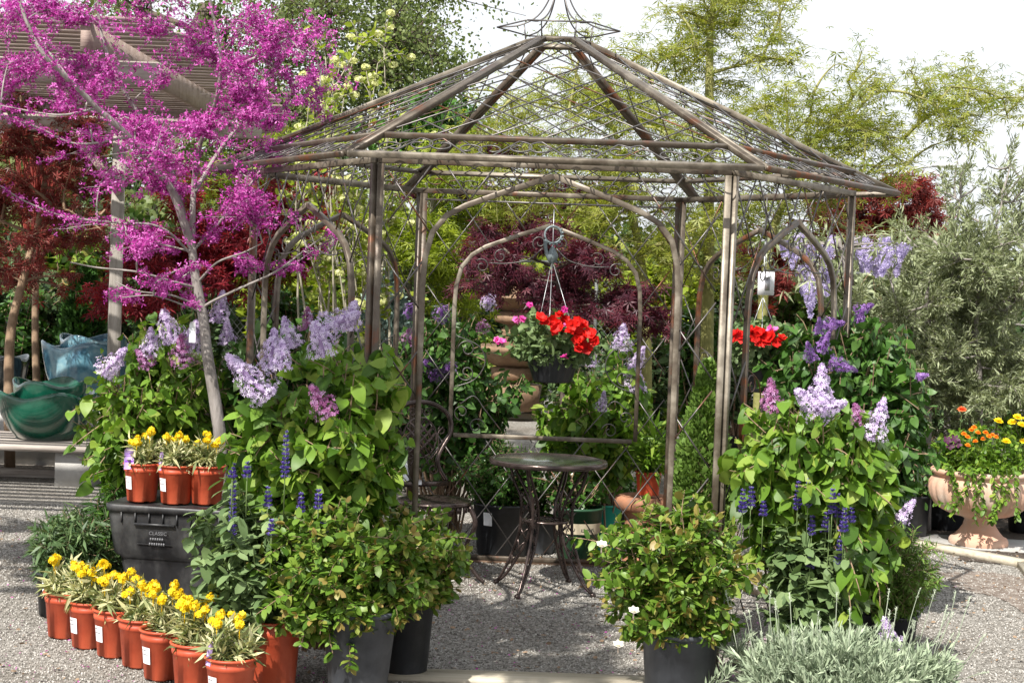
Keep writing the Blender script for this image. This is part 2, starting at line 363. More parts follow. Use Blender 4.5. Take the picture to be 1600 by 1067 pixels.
M['grey_pot'] = surf('dusty_black_plastic', [(.03, .033, .04), (.06, .066, .078), (.15, .16, .17)], 5, .5, bump=.15, pos=[.3, .52, .78])
M['bin'] = surf('scuffed_black_plastic', [(.009, .009, .010), (.018, .018, .020), (.06, .06, .06), (.2, .2, .19)], 6, .45, bump=.4, bscale=30, pos=[.35, .52, .66, .85], dist=.004, stretch=(1, 1, .6))
M['green_pot'] = surf('dark_green_plastic', [(.018, .06, .03), (.03, .09, .045)], 6, .35, bump=.05)
M['teal_pot'] = surf('teal_plastic', [(.02, .33, .24), (.03, .40, .30)], 6, .4, bump=0)
M['band'] = surf('tan_printed_band', [(.42, .36, .25), (.50, .43, .31)], 10, .5, bump=0)
M['ink'] = surf('dark_ink', [(.02, .025, .02), (.03, .035, .03)], 10, .6, bump=0)
M['grey_ink'] = surf('grey_ink', [(.11, .11, .12), (.15, .15, .16)], 10, .6, bump=0)
M['tag'] = surf('white_plastic_tag', [(.74, .75, .78), (.84, .85, .87)], 30, .4, bump=0)
M['tag_purple'] = surf('purple_tag', [(.46, .30, .66), (.58, .42, .78)], 30, .4, bump=0)
M['violet_ink'] = surf('violet_ink', [(.22, .05, .50), (.26, .06, .55)], 30, .4, bump=0)
M['terracotta'] = surf('weathered_terracotta', [(.46, .42, .37), (.52, .36, .27), (.55, .31, .21), (.62, .50, .42)], 4, .8, bump=.35, bscale=40, pos=[.25, .42, .6, .78], dist=.004)
M['terra_red'] = surf('old_terracotta', [(.20, .11, .07), (.34, .15, .08), (.44, .25, .16)], 7, .8, bump=.4, bscale=50, dist=.004)
M['terra_brown'] = surf('brown_fountain_clay', [(.13, .08, .05), (.22, .135, .08), (.30, .21, .135)], 5, .8, bump=.4, bscale=30)
M['glaze_green'] = surf('green_glaze', [(.004, .04, .025), (.006, .075, .045), (.012, .11, .065)], 5, .13, bump=.03, bscale=30, coat=.8)
M['glaze_blue'] = surf('blue_glaze', [(.05, .13, .20), (.12, .27, .35), (.28, .43, .46)], 6, .13, bump=.03, bscale=30, coat=.8, pos=[.35, .52, .72])
M['glaze_dark'] = surf('dark_glaze', [(.01, .015, .018), (.02, .03, .03)], 4, .15, bump=.1, coat=.8)
M['soil'] = surf('dark_soil', [(.02, .014, .01), (.05, .035, .025), (.09, .07, .05)], 60, .95, bump=.8, bscale=90)
M['wood_grey'] = surf('weathered_grey_wood', [(.26, .22, .19), (.40, .35, .31), (.50, .45, .41)], 9, .8, bump=.4, stretch=(.25, 3, 3), bscale=25)
M['post_wood'] = surf('weathered_post_wood', [(.17, .15, .13), (.28, .255, .225), (.36, .33, .30)], 9, .8, bump=.4, stretch=(3, 3, .25), bscale=25)
M['wood_pink'] = surf('painted_lath_wood', [(.25, .19, .16), (.35, .27, .235), (.42, .34, .30)], 5, .75, bump=.3, stretch=(.3, 3, 3), bscale=20, rnd=.4)
M['wood_new'] = surf('pale_timber', [(.30, .26, .19), (.42, .37, .28), (.48, .43, .34), (.54, .50, .41)], 5, .8, bump=.4, stretch=(.25, 5, 5), bscale=40)
M['wood_rust'] = surf('brown_stained_timber', [(.22, .13, .08), (.36, .23, .16), (.44, .33, .26)], 9, .8, bump=.3, stretch=(.4, 3, 3))
M['concrete'] = surf('grey_concrete', [(.30, .29, .275), (.42, .41, .39)], 6, .9, bump=.3, bscale=60)
M['coir'] = surf('brown_moss_liner', [(.26, .10, .03), (.42, .19, .07), (.5, .27, .12)], 18, .95, bump=.9, bscale=60)
M['wire'] = surf('black_wire', [(.02, .02, .02), (.035, .035, .035)], 10, .5, metal=.5, bump=0)
M['galv'] = surf('galvanised_wire', [(.38, .39, .40), (.5, .51, .52)], 10, .4, metal=.7, bump=0)
M['fence_grey'] = surf('aged_fence_steel', [(.13, .14, .13), (.19, .2, .19)], 10, .6, metal=.3, bump=0)
M['white_paint'] = surf('white_paint', [(.70, .71, .72), (.80, .80, .80)], 3, .5, bump=0)
M['grey_paint'] = surf('grey_wall_paint', [(.40, .41, .42), (.50, .50, .50)], 3, .8, bump=.1)
M['roofing'] = surf('grey_shingle', [(.14, .14, .15), (.24, .24, .25)], 12, .9, bump=.4)
M['pane'] = surf('dark_window_glass', [(.02, .03, .04), (.04, .05, .06)], 2, .08, bump=0)
M['dragon'] = surf('dark_bronze_ornament', [(.10, .13, .14), (.2, .24, .25)], 20, .5, metal=.4, bump=.2)

def vary(key, lo, hi):
    t = M[key].node_tree; p = next(n for n in t.nodes if n.type == 'BSDF_PRINCIPLED'); lk = p.inputs['Base Color'].links[0]; src = lk.from_socket
    oi = t.nodes.new('ShaderNodeObjectInfo'); mr = t.nodes.new('ShaderNodeMapRange'); mr.inputs['To Min'].default_value = lo; mr.inputs['To Max'].default_value = hi
    hs = t.nodes.new('ShaderNodeHueSaturation'); t.links.new(oi.outputs['Random'], mr.inputs['Value']); t.links.new(mr.outputs[0], hs.inputs['Value']); t.links.new(src, hs.inputs['Color']); t.links.new(hs.outputs['Color'], p.inputs['Base Color'])
for k_ in ('orange_pot', 'black_pot', 'grey_pot', 'steel', 'lilac_fl'): vary(k_, .88, 1.08)

def gravel_mat():
    m, t, N, L = newmat('gravel')
    tc = N('ShaderNodeTexCoord')
    v = N('ShaderNodeTexVoronoi'); v.inputs['Scale'].default_value = 85; v.inputs['Randomness'].default_value = 1
    v2 = N('ShaderNodeTexVoronoi'); v2.inputs['Scale'].default_value = 210
    n = N('ShaderNodeTexNoise'); n.inputs['Scale'].default_value = .9; n.inputs['Detail'].default_value = 7
    for q in (v, v2, n): L(tc.outputs['Object'], q.inputs['Vector'])
    s = N('ShaderNodeSeparateColor'); L(v.outputs['Color'], s.inputs[0])
    r = ramp(t, [(.15, .137, .118), (.27, .253, .225), (.38, .36, .325), (.54, .515, .48)], [.0, .35, .75, 1]); L(s.outputs[0], r.inputs['Fac'])
    r2 = ramp(t, [(.52, .47, .42), (.85, .82, .79), (1, 1, 1)], [.36, .48, .62]); L(n.outputs['Fac'], r2.inputs['Fac'])
    mm = N('ShaderNodeMixRGB'); mm.blend_type = 'MULTIPLY'; mm.inputs['Fac'].default_value = .8; L(r.outputs['Color'], mm.inputs['Color1']); L(r2.outputs['Color'], mm.inputs['Color2'])
    p = N('ShaderNodeBsdfPrincipled'); p.inputs['Roughness'].default_value = .85; L(mm.outputs['Color'], p.inputs['Base Color'])
    ad = N('ShaderNodeMath'); ad.operation = 'ADD'; L(v.outputs['Distance'], ad.inputs[0]); L(v2.outputs['Distance'], ad.inputs[1])
    b = N('ShaderNodeBump'); b.inputs['Strength'].default_value = .8; b.inputs['Distance'].default_value = .012; b.invert = True; L(ad.outputs[0], b.inputs['Height']); L(b.outputs[0], p.inputs['Normal'])
    o = N('ShaderNodeOutputMaterial'); L(p.outputs[0], o.inputs['Surface'])
    return m
M['gravel'] = gravel_mat()
M['pebble'] = surf('pebble', [(.16, .147, .13), (.27, .254, .23), (.36, .343, .315), (.47, .45, .42)], 30, .85, bump=0, rnd=1.1, pos=[.15, .4, .62, .9])
M['dirt'] = surf('dark_damp_dirt', [(.09, .065, .05), (.16, .125, .10), (.30, .27, .24)], 14, .95, bump=.6, bscale=80)

# ------------------------------------------------------------------ ground
mb = MB(); mb.add([[-120, -20, 0], [120, -20, 0], [120, 200, 0], [-120, 200, 0]], [[0, 1, 2, 3]])
tag(mb.build('ground', M['gravel']), 'pale grey gravel ground of the nursery yard', kind='structure')
g = np.random.default_rng(5)
def pebbles(n, x0, x1, y0, y1, smin, smax):
    mb = MB(); V0 = nrm(np.array([[1, 0, 0], [-1, 0, 0], [0, 1, 0], [0, -1, 0], [0, 0, 1], [0, 0, -1]], float))
    F0 = np.array([[0, 2, 4], [2, 1, 4], [1, 3, 4], [3, 0, 4], [2, 0, 5], [1, 2, 5], [3, 1, 5], [0, 3, 5]])
    pos = np.stack([g.uniform(x0, x1, n), g.uniform(y0, y1, n), g.uniform(0, .004, n)], 1)
    fr = frames(g.normal(size=(n, 3)), g.normal(size=(n, 3)))
    V0 = V0*[1, .75, .6]; inst(mb, (V0, [F0]), pos, fr, g.uniform(smin, smax, n), g.random(n)); return mb
tag(pebbles(110000, -3.6, 3.4, 6.4, 11.5, .003, .0085).build('gravel', M['pebble']), 'loose grey and tan pebbles on the yard', kind='stuff')

# ------------------------------------------------------------------ gazebo
GC = np.array([.18, 8.5, 0]); SR = 1.547; ER = 1.775; GYAW = math.radians(-1.0)
gz = thing('gazebo', 'large hexagonal rusty steel gazebo with a diamond lattice roof and arched sides', 'gazebo', GC)
def hexv(i, R, z): a = GYAW+i*math.pi/3; return GC+np.array([R*math.cos(a), R*math.sin(a), z])
DOOR = [(0, 2.17), (.2, 2.10), (.38, 2.03), (.46, 1.985), (.52, 1.91), (.548, 1.80), (.555, 1.68)]
WIN = [(0, 2.035), (.2, 1.965), (.38, 1.895), (.46, 1.845), (.52, 1.77), (.548, 1.66), (.555, 1.54)]
g = np.random.default_rng(11)
def spiral(c, u, r0, turns, a0, sgn, n=22, tail=None):
    t = np.linspace(0, 1, n); a = a0+sgn*turns*2*math.pi*t; rr = r0*(1-.75*t)
    return [(c[0]+rr[k]*math.cos(a[k]), c[1]+rr[k]*math.sin(a[k])) for k in range(n)]
for i in range(6):
    a, b = hexv(i, SR, 0), hexv(i+1, SR, 0); mid = (a+b)/2; u = nrm(b-a); nv = np.array([u[1], -u[0], 0]); half = np.linalg.norm(b-a)/2
    door = (i == 4)
    def W(x, z, off=0): return mid+u*x+np.array([0, 0, z])+nv*off
    hp = half-.021
    for s in (-1, 1):
        mb = MB(); tube(mb, [W(s*hp, 0), W(s*hp, 1.1), W(s*hp, 2.2)], .0137, ref=nv, sq=True, r=g.random()); mb.build('post', M['steel'], gz)
    mb = MB(); tube(mb, [W(-hp-.013, 2.215), W(hp+.013, 2.215)], .0137, ref=nv, sq=True, r=g.random()); mb.build('top_rail', M['steel'], gz)
    if not door:
        mb = MB(); tube(mb, [W(-hp+.02, .03), W(hp-.02, .03)], .0137, ref=nv, sq=True, r=.2); mb.build('bottom_rail', M['steel'], gz)
    sh = DOOR if door else WIN; zb = 0.0 if door else .763
    pts = [(-x, z) for x, z in sh[::-1]]+list(sh[1:])
    cut = [(-.555, zb)]+pts+[(.555, zb)]
    mb = MB()
    for s in (-1, 1):
        half_p = [(s*x, z) for x, z in sh]+[(s*.555, .5*(zb+sh[-1][1])), (s*.555, zb)]
        tube(mb, [W(x, z) for x, z in half_p], .0122, ref=nv, sq=True, r=g.random())
    mb.build('arch_frame', M['steel'], gz)
    if not door:
        mb = MB(); tube(mb, [W(-.535, zb), W(.535, zb)], .0125, ref=nv, sq=True, r=.6); mb.build('sill_rail', M['steel'], gz)
    ax = np.array([p[0] for p in pts]); az = np.array([p[1] for p in pts])
    def hole(x, z):
        top = np.interp(x, ax, az); return (np.abs(x) < .555) & (z > zb-.001) & (z < top)
    mb = MB(); mb2 = MB()
    for s in (-1, 1):
        for k in range(-12, 13):
            x0 = k*.275; dz = np.linspace(0.05, 2.2, 220); xx = x0+s*(dz-1.1)*.72+.05
            ok = (np.abs(xx) < half-.05) & ~hole(xx, dz); j = 0
            while j < len(ok):
                if ok[j]:
                    e = j
                    while e+1 < len(ok) and ok[e+1]: e += 1
                    if e-j > 3: tube(mb2 if door and xx[(j+e)//2] > 0 else mb, [W(xx[j], dz[j], s*.006), W(xx[e], dz[e], s*.006)], .0038, 5, r=g.random())
                    j = e
                j += 1
    mb.build('lattice', M['rod'], gz)
    if door: mb2.build('lattice', M['rod'], gz)
    if not door:
        for s in (-1, 1):
            mb = MB()
            for (cx, cz, r0, a0, sg) in ((.49, .90, .05, -1.5, 1), (.40, .82, .05, 3.0, -1), (.47, 1.28, .055, 0, 1), (.47, 1.14, .055, 0, -1), (.40, 1.78, .045, .8, 1), (.29, 1.84, .045, 2.3, -1), (.06, 1.93, .045, -1, 1)):
                tube(mb, [W(s*x, z) for x, z in spiral((cx, cz), u, r0, 1.2, a0, sg)], .0035, 4, r=.4)
            tube(mb, spl([W(s*x, z) for x, z in ((.54, 1.36), (.40, 1.30), (.36, 1.2), (.42, 1.1), (.54, 1.05))], 5), .0035, 4, r=.4)
            tube(mb, spl([W(s*x, z) for x, z in ((.04, 1.90), (.12, 1.83), (.25, 1.80), (.36, 1.80))], 5), .0035, 4, r=.4)
            tube(mb, spl([W(s*x, z) for x, z in ((.50, .95), (.42, 1.0), (.35, .92), (.25, .80))], 5), .0035, 4, r=.4)
            mb.build('scroll_ornament', M['rod'], gz)
# roof
AR, AZ, EZ = .165, 2.93, 2.225
for i in range(6):
    e0, e1, t0_, t1_ = hexv(i, ER, EZ), hexv(i+1, ER, EZ), hexv(i, AR, AZ), hexv(i+1, AR, AZ)
    ue = nrm(e1-e0); nf = nrm(np.cross(e1-e0, t0_-e0)); nf = nf if nf[2] > 0 else -nf
    mb = MB(); ins = .019
    tube(mb, [e0+ue*ins, t0_+ue*ins*.6], .0137, ref=nf, sq=True, r=g.random()); mb.build('rafter', M['steel'], gz)
    mb = MB(); tube(mb, [e1-ue*ins, t1_-ue*ins*.6], .0137, ref=nf, sq=True, r=g.random()); mb.build('rafter', M['steel'], gz)
    mb = MB(); tube(mb, [e0+ue*.01, e1-ue*.01], .0122, ref=nf, sq=True, r=g.random()); mb.build('eave_rail', M['steel'], gz)
    def Rf(s_, t_): lo = e0+(e1-e0)*s_; hi = t0_+(t1_-t0_)*s_; return lo+(hi-lo)*t_
    mb = MB(); tube(mb, [Rf(.022, .14), Rf(.978, .14)], .0115, ref=nf, sq=True, r=g.random()); mb.build('upper_eave_rail', M['steel'], gz)
    mb = MB(); tube(mb, [t0_, t1_], .0122, ref=nf, sq=True, r=.6); mb.build('crown_ring_rail', M['steel'], gz)
    # lattice in the roof plane
    wv = nrm((t0_+t1_)/2-(e0+e1)/2); m0 = (e0+e1)/2; H = np.linalg.norm((t0_+t1_)/2-m0); hw0 = np.linalg.norm(e1-e0)/2; hw1 = np.linalg.norm(t1_-t0_)/2
    mb = MB()
    for s in (-1, 1):
        for k in range(-14, 15):
            v = np.linspace(H*.14, H, 160); xx = k*.235+s*(v-H/2)*.95
            ok = np.abs(xx) < hw0+(hw1-hw0)*v/H-.035; idx = np.where(ok)[0]
            if len(idx) > 6:
                j, e = idx[0], idx[-1]
                tube(mb, [m0+ue*xx[j]+wv*v[j]+nf*s*.004, m0+ue*xx[e]+wv*v[e]+nf*s*.004], .0036, 5, r=g.random())
    mb.build('roof_lattice', M['rod'], gz)
    mb = MB(); nS = 7
    for k in range(nS):
        cs = -hw0*.84+(2*hw0*.84)*(k+.5)/nS; v0 = H*.07; hgt = H*.055; wd = hw0*.84/nS*.95; sg = 1 if k % 2 else -1
        c1 = spiral((cs-wd*.55, v0+sg*hgt*.2), 0, hgt*.8, 1.1, math.pi/2*sg, sg)[::-1]; c2 = spiral((cs+wd*.55, v0-sg*hgt*.2), 0, hgt*.8, 1.1, -math.pi/2*sg, sg)
        q = c1+[(cs, v0)]+c2
        tube(mb, [m0+ue*x+wv*v for x, v in q], .0036, 4, r=.5)
    mb.build('eave_scroll', M['rod'], gz)
fin = MB()
for i in range(6):
    a, b = hexv(i, .315, 3.0), hexv(i+1, .315, 3.0)
    tube(fin, [a, b], .0045, 5, r=.6)
    tube(fin, spl([a, GC+(a-GC)*[.62, .62, 1]+[0, 0, .015], GC+(a-GC)*[.3, .3, 1]+[0, 0, .08], GC+(a-GC)*[.1, .1, 1]+[0, 0, .22], GC+[0, 0, 3.45]], 6), .0042, 5, r=.6)
    tube(fin, [hexv(i, AR, AZ), GC+(a-GC)*[.56, .56, 1]+[0, 0, .02]], .004, 5, r=.6)
lathe(fin, [(0.0, 0), (.018, .01), (.025, .03), (.012, .06), (0, .08)], GC+[0, 0, 3.44], 10)
fin.build('finial', M['rod'], gz)

def timber(name, a, b, w_, h_, mat, label, kind=None, cat='timber'):
    a = np.array(a, float); b = np.array(b, float); mb = MB(); c = (a+b)/2; L_ = np.linalg.norm(b-a)
    n = max(2, int(L_/.3)); pts = [a+(b-a)*t+np.array([0, 0, h_/2]) for t in np.linspace(0, 1, n)]
    box(mb, c+[0, 0, h_/2], (L_, w_, h_), rz=math.atan2(b[1]-a[1], b[0]-a[0]))
    o = mb.build(name, mat); return tag(o, label, cat, kind=kind)
timber('timber_board', G(560, 1056), G(1010, 1070), .17, .022, M['wood_new'], 'pale timber board lying flat on the gravel at the gazebo entrance')
timber('timber_edging', GC+[-.74, 1.36, 0], GC+[.74, 1.36, 0], .05, .035, M['wood_rust'], 'brown stained timber edging under the back side of the gazebo')

# ------------------------------------------------------------------ pots
def rib_pot(mb, rt, rb, h, n=36, lip=.008, z0=0, m=0, ribs=True, feet=True):
    pr = [(0, .006), (rb*.96, .006), (rb, .012)]
    if ribs: pr += [(rb+(rt-rb)*.78, h*.78), (rb+(rt-rb)*.79+.003, h*.79), (rb+(rt-rb)*.86+.003, h*.865), (rb+(rt-rb)*.86, h*.875)]
    pr += [(rt-.001, h*.945), (rt+lip*.6, h*.95), (rt+lip, h*.965), (rt+lip, h*.99), (rt+lip*.6, h), (rt-.002, h), (rt-.006, h*.96), (rt-.012, h*.86)]
    md = None
    if feet:
        def md(R, Z, a): return R, np.where(Z < h*.05, Z+.012*(np.sin(a*5) > 0.75), Z)
    lathe(mb, pr, (0, 0, z0), n, md, m=m)
def soil(h, r, z0=0, parent=None):
    mb = MB(); lathe(mb, [(r, h), (r*.5, h+.008), (0, h+.004)], (0, 0, z0), 20); return mb.build('soil', M['soil'], parent)
def place(mbs_parent, loc):              # children built at the origin: give the root its real place afterwards
    mbs_parent.location = [float(c) for c in loc]
def root(name, label, cat, group=None): return thing(name, label, cat, (0, 0, 0), group)
def sticker(parent, r_at, z0, z1, a, w_, mat='tag', name='price_label', lines=2):
    """a curved label on a round pot; r_at(z) is the radius"""
    mb = MB(); da = w_/r_at((z0+z1)/2)
    lathe(mb, [(r_at(z0)+.0015, z0), (r_at(z1)+.0015, z1)], (0, 0, 0), 8, a0=a-da/2, a1=a+da/2, m=0)
    for k in range(lines):
        zz = z1-(z1-z0)*(.18+.25*k); lathe(mb, [(r_at(zz)+.0028, zz-.0016), (r_at(zz)+.0028, zz+.0016)], (0, 0, 0), 6, a0=a-da*.38, a1=a+da*(.1+.2*(k % 2)), m=1)
    return mb.build(name, [M[mat], M['grey_ink']], parent)
def plant_tag(parent, p, h, w_, rz, lean, mat='tag', name='plant_tag', stripe=None):
    mb = MB(); c, s = math.cos(rz), math.sin(rz); ux = np.array([c, s, 0]); up = nrm(np.array([-s*lean, c*lean, 1])); nn = np.cross(ux, up)
    p = np.asarray(p, float)
    out = [(-.5, 0), (.5, 0), (.5, .86), (.3, 1), (-.3, 1), (-.5, .86)]
    f = [p+ux*x*w_+up*z*h+nn*.001 for x, z in out]; b = [p+ux*x*w_+up*z*h-nn*.001 for x, z in out]
    n = 6; mb.add(f+b, [np.array([list(range(6)), [11, 10, 9, 8, 7, 6]]), np.array([[k, (k+1) % 6+0, (k+1) % 6+6, k+6] for k in range(6)])])
    if stripe:
        for z0, z1 in stripe: mb.add([p+ux*x*w_+up*z*h+nn*d for d in (.0022, -.0022) for x, z in ((-.42, z0), (.42, z0), (.42, z1), (-.42, z1))], [[0, 1, 2, 3], [7, 6, 5, 4]], m=1)
    return mb.build(name, [M[mat], M['violet_ink']], parent)

# florets
def ball_of(mb, g, c, r, n, size, tm=FLOR5, zs=1.0, rm=.5, rs=.3, half=False, cup=0):
    d = nrm(g.normal(size=(n, 3)))
    if half: d[:, 2] = np.abs(d[:, 2])
    pos = np.asarray(c)+d*[r, r, r*zs]*(.75+.3*g.random((n, 1)))
    Y = nrm(np.cross(d, g.normal(size=(n, 3)))); inst(mb, tm, pos, frames(Y, d), size*(.8+.4*g.random(n)), np.clip(rm+rs*g.normal(size=n), 0, 1))
def panicle(parent, g, p, ln, wd, dr=(0, 0, 1), mat='lilac_fl', n=230, fs=.0085, name='flower_head'):
    dr = nrm(np.asarray(dr, float)); X = nrm(np.cross(dr, [.3, .9, .1])); Y = np.cross(dr, X); mb = MB()
    t = g.random(n)**1.1; a = g.random(n)*2*math.pi; lump = 1+.28*np.sin(a*3+t*9+g.random()*6)+.15*np.sin(t*23)
    rr = wd/2*np.minimum(1, (1-t)*1.25+.12)*np.minimum(1, t*5+.55)*lump*(.8+.25*g.random(n))
    rad = np.cos(a)[:, None]*X+np.sin(a)[:, None]*Y
    pos = np.asarray(p)+dr*(t*ln)[:, None]+rad*rr[:, None]
    Nn = nrm(rad+dr*.35+g.normal(size=(n, 3))*.25); Yt = nrm(np.cross(Nn, g.normal(size=(n, 3))))
    inst(mb, FLOR4, pos, frames(Yt, Nn), fs*(.8+.5*g.random(n)), np.clip(.55+.3*g.normal(size=n), 0, 1))
    q = np.linspace(0, .9, 5)[:, None]; tube(mb, np.asarray(p)+dr*ln*q, wd*.09, 5, r=.05)
    return mb.build(name, M[mat], parent)

# ------------------------------------------------------------------ wallflowers in orange pots
g = np.random.default_rng(21)
def wallflower(seed, label, tag_kind=None, stick=True, nfl=5):
    g = np.random.default_rng(seed); t = root('potted_wallflower', label, 'potted plant', 'yellow wallflowers in orange pots')
    rt, rb, h = .098, .078, .215
    mb = MB(); rib_pot(mb, rt, rb, h); pot = mb.build('pot', M['orange_pot'], t, True)
    if stick: sticker(pot, lambda z: rb+(rt-rb)*z/h, .075, .145, -math.pi/2-.75, .05)
    soil(h*.86, rt-.012, 0, t)
    wd = MB(); lf = MB(); c = np.array([0, 0, h+.055])
    pn, dn, tips = bush(g, wd, (0, 0, h*.85), c, (.105, .105, .075), 20, 2, .017, shoot=.05, r0=.0028, up=.1, t0=.25, spread=.02)
    leaves(lf, g, pn, dn, LANCE, .062, .25, out=1.0, along=.8, droop=.15, flat=.55, per=3, rm=.55, rs=.33)
    wd.build('stem', M['stem_green'], t); lf.build('foliage', M['wall_leaf'], t)
    tp = [x for x in tips if x[0][2] > h+.03]; g.shuffle(tp)
    for k in range(min(nfl, len(tp))):
        a = (k+g.random())*2*math.pi/nfl; q = np.array([.06*math.cos(a), .06*math.sin(a), h+.11+.06*g.random()])
        mb = MB(); tube(mb, [q-[0, 0, .06], q], .002, 4, r=.1); ball_of(mb, g, q, .0165, 28, .011, zs=.85, rm=.6, rs=.35); ball_of(mb, g, q+g.normal(size=3)*.014, .013, 14, .011, zs=.8, rm=.5)
        ball_of(mb, g, q+[0.004, 0, .016], .008, 8, .006, rm=0.0, rs=.02)
        mb.build('flower_cluster', M['yellow_fl'], t)
    if tag_kind == 'purple': plant_tag(t, (-.055, -.088, h-.03), .115, .052, .15, .12, 'tag_purple', stripe=[(.34, .42), (.62, .64), (.72, .74)])
    if tag_kind == 'small': plant_tag(t, (-.08, -.055, h-.03), .10, .036, -.9, .1, 'tag_purple', stripe=[(.3, .36)])
    if tag_kind == 'grey': plant_tag(t, (.055, -.08, h-.03), .13, .026, 1.2, .05, 'grey_paint')
    return t
protos = [wallflower(100+k, 'x', tk, st, nf) for k, (tk, st, nf) in enumerate(((None, False, 4), (None, True, 7), (None, True, 7), (None, False, 6), (None, True, 6), (None, False, 7), ('small', True, 4)))]
row = [(96, 1000, 0, 'furthest left orange pot of yellow wallflowers in the row on the gravel'),
       (134, 1016, 1, 'second orange wallflower pot from the left in the row on the gravel'),
       (174, 1030, 2, 'third orange wallflower pot from the left in the row on the gravel'),
       (214, 1046, 3, 'fourth orange wallflower pot from the left in the row, with no label showing'),
       (249, 1066, 4, 'fifth orange wallflower pot from the left in the row, narrow white label showing'),
       (299, 1090, 5, 'sixth orange wallflower pot from the left, behind the nearest one in the row'),
       (354, 1116, 6, 'nearest orange wallflower pot of the row with a small purple tag')]
for px, py, k, lab in row:
    o = protos[k]; p = G(px, py); o['label'] = lab; o.location = [float(p[0]), float(p[1])+.07, 0]

# ------------------------------------------------------------------ black bin with three pots on it
bt = thing('plastic_bin', 'big scuffed black plastic bin with flared sides holding three orange pots on its lid edge', 'bin', (0, 0, 0))
BD = 7.75
bl, br_ = P(172, 783, BD), P(410, 806, BD-.12)
bw = np.linalg.norm((br_-bl)[:2]); bh = float((bl[2]+br_[2])/2); bc = (bl+br_)/2; bang = math.atan2(br_[1]-bl[1], br_[0]-bl[0])
def ring_rect(hw, hd, z, r=.05, n=5):
    out = []
    for cx, cy, a0 in ((hw-r, hd-r, 0), (-hw+r, hd-r, 90), (-hw+r, -hd+r, 180), (hw-r, -hd+r, 270)):
        for k in range(n): a = math.radians(a0+90*k/(n-1)); out.append((cx+r*math.cos(a), cy+r*math.sin(a), z))
    return out
def loft(mb, rings, m=0):
    n = len(rings[0]); V = [p for r_ in rings for p in r_]
    F = [[i*n+j, i*n+(j+1) % n, (i+1)*n+(j+1) % n, (i+1)*n+j] for i in range(len(rings)-1) for j in range(n)]
    mb.add(V, np.array(F), m=m); mb.add(rings[-1], np.array([list(range(n))]), m=m)
hw, hd = bw/2, .27
mb = MB()
loft(mb, [ring_rect(hw-.13, hd-.08, 0), ring_rect(hw-.075, hd-.045, bh*.5), ring_rect(hw-.07, hd-.04, bh*.56), ring_rect(hw-.045, hd-.015, bh*.60), ring_rect(hw-.02, hd-.005, bh*.9),
          ring_rect(hw-.02, hd-.005, bh-.035), ring_rect(hw-.012, hd+.003, bh-.034), ring_rect(hw-.008, hd+.006, bh-.004), ring_rect(hw-.014, hd, bh)])
for k in range(9): box(mb, (-hw+.10+k*(2*hw-.2)/8, -hd+.003, bh-.060), (.006, .014, .05))
for k in range(3): box(mb, (-hw+.20+k*.0+.02*k, -hd+.003, bh*.86-.0), (.001, .001, .001))
box(mb, (-.11, -hd-.001, bh*.85), (.20, .012, .012)); box(mb, (-.11, -hd+.005, bh*.69), (.17, .004, .003))
o = mb.build('tub', M['bin'], bt)
def text_mesh(txt, size, mat, name, parent, loc, rot, ext=.001):
    cu = bpy.data.curves.new(name, 'FONT'); cu.body = txt; cu.size = size; cu.extrude = ext; cu.align_x = 'CENTER'
    to = bpy.data.objects.new(name+'_tmp', cu); COL.objects.link(to); dg = bpy.context.evaluated_depsgraph_get()
    me = bpy.data.meshes.new_from_object(to.evaluated_get(dg)); bpy.data.objects.remove(to)
    me.materials.clear(); me.materials.append(M[mat]); ob = bpy.data.objects.new(name, me); COL.objects.link(ob)
    ob.location = loc; ob.rotation_euler = rot
    if parent is not None: ob.parent = parent
    return ob
for k, (tx, sz) in enumerate((('CLASSIC', .024),)):
    text_mesh(tx, sz, 'grey_ink', 'embossed_lettering', bt, (-.09, -hd-.004, bh*.77), (math.pi/2, 0, 0))
for k in range(2):
    mb = MB()
    for j in range(6+k): box(mb, (-.125+j*.0115-.004*k, -hd-.003, bh*(.735-.04*k)), (.007, .003, .013))
    mb.build('embossed_mark', M['grey_ink'], bt)
bt.location = [float(bc[0]), float(bc[1])+hd+.012, 0]; bt.rotation_euler = (0, 0, bang)
for px, pyb, k, dd, lab, tk in ((221, 792, 11, .10, 'orange wallflower pot with a purple plant tag, leftmost on the black bin', 'purple'),
                                (274, 799, 12, .07, 'orange wallflower pot in the middle of the three on the black bin', 'small'),
                                (322, 800, 13, .09, 'orange wallflower pot rightmost of the three on the black bin', None)):
    o = wallflower(300+k, lab, tk, k != 13, 4+k % 3); p = P(px, pyb, BD+dd); o.location = [float(p[0]), float(p[1]), bh+.002]
    o['group'] = 'yellow wallflowers in orange pots'; o.scale = (.88, .88, .88)

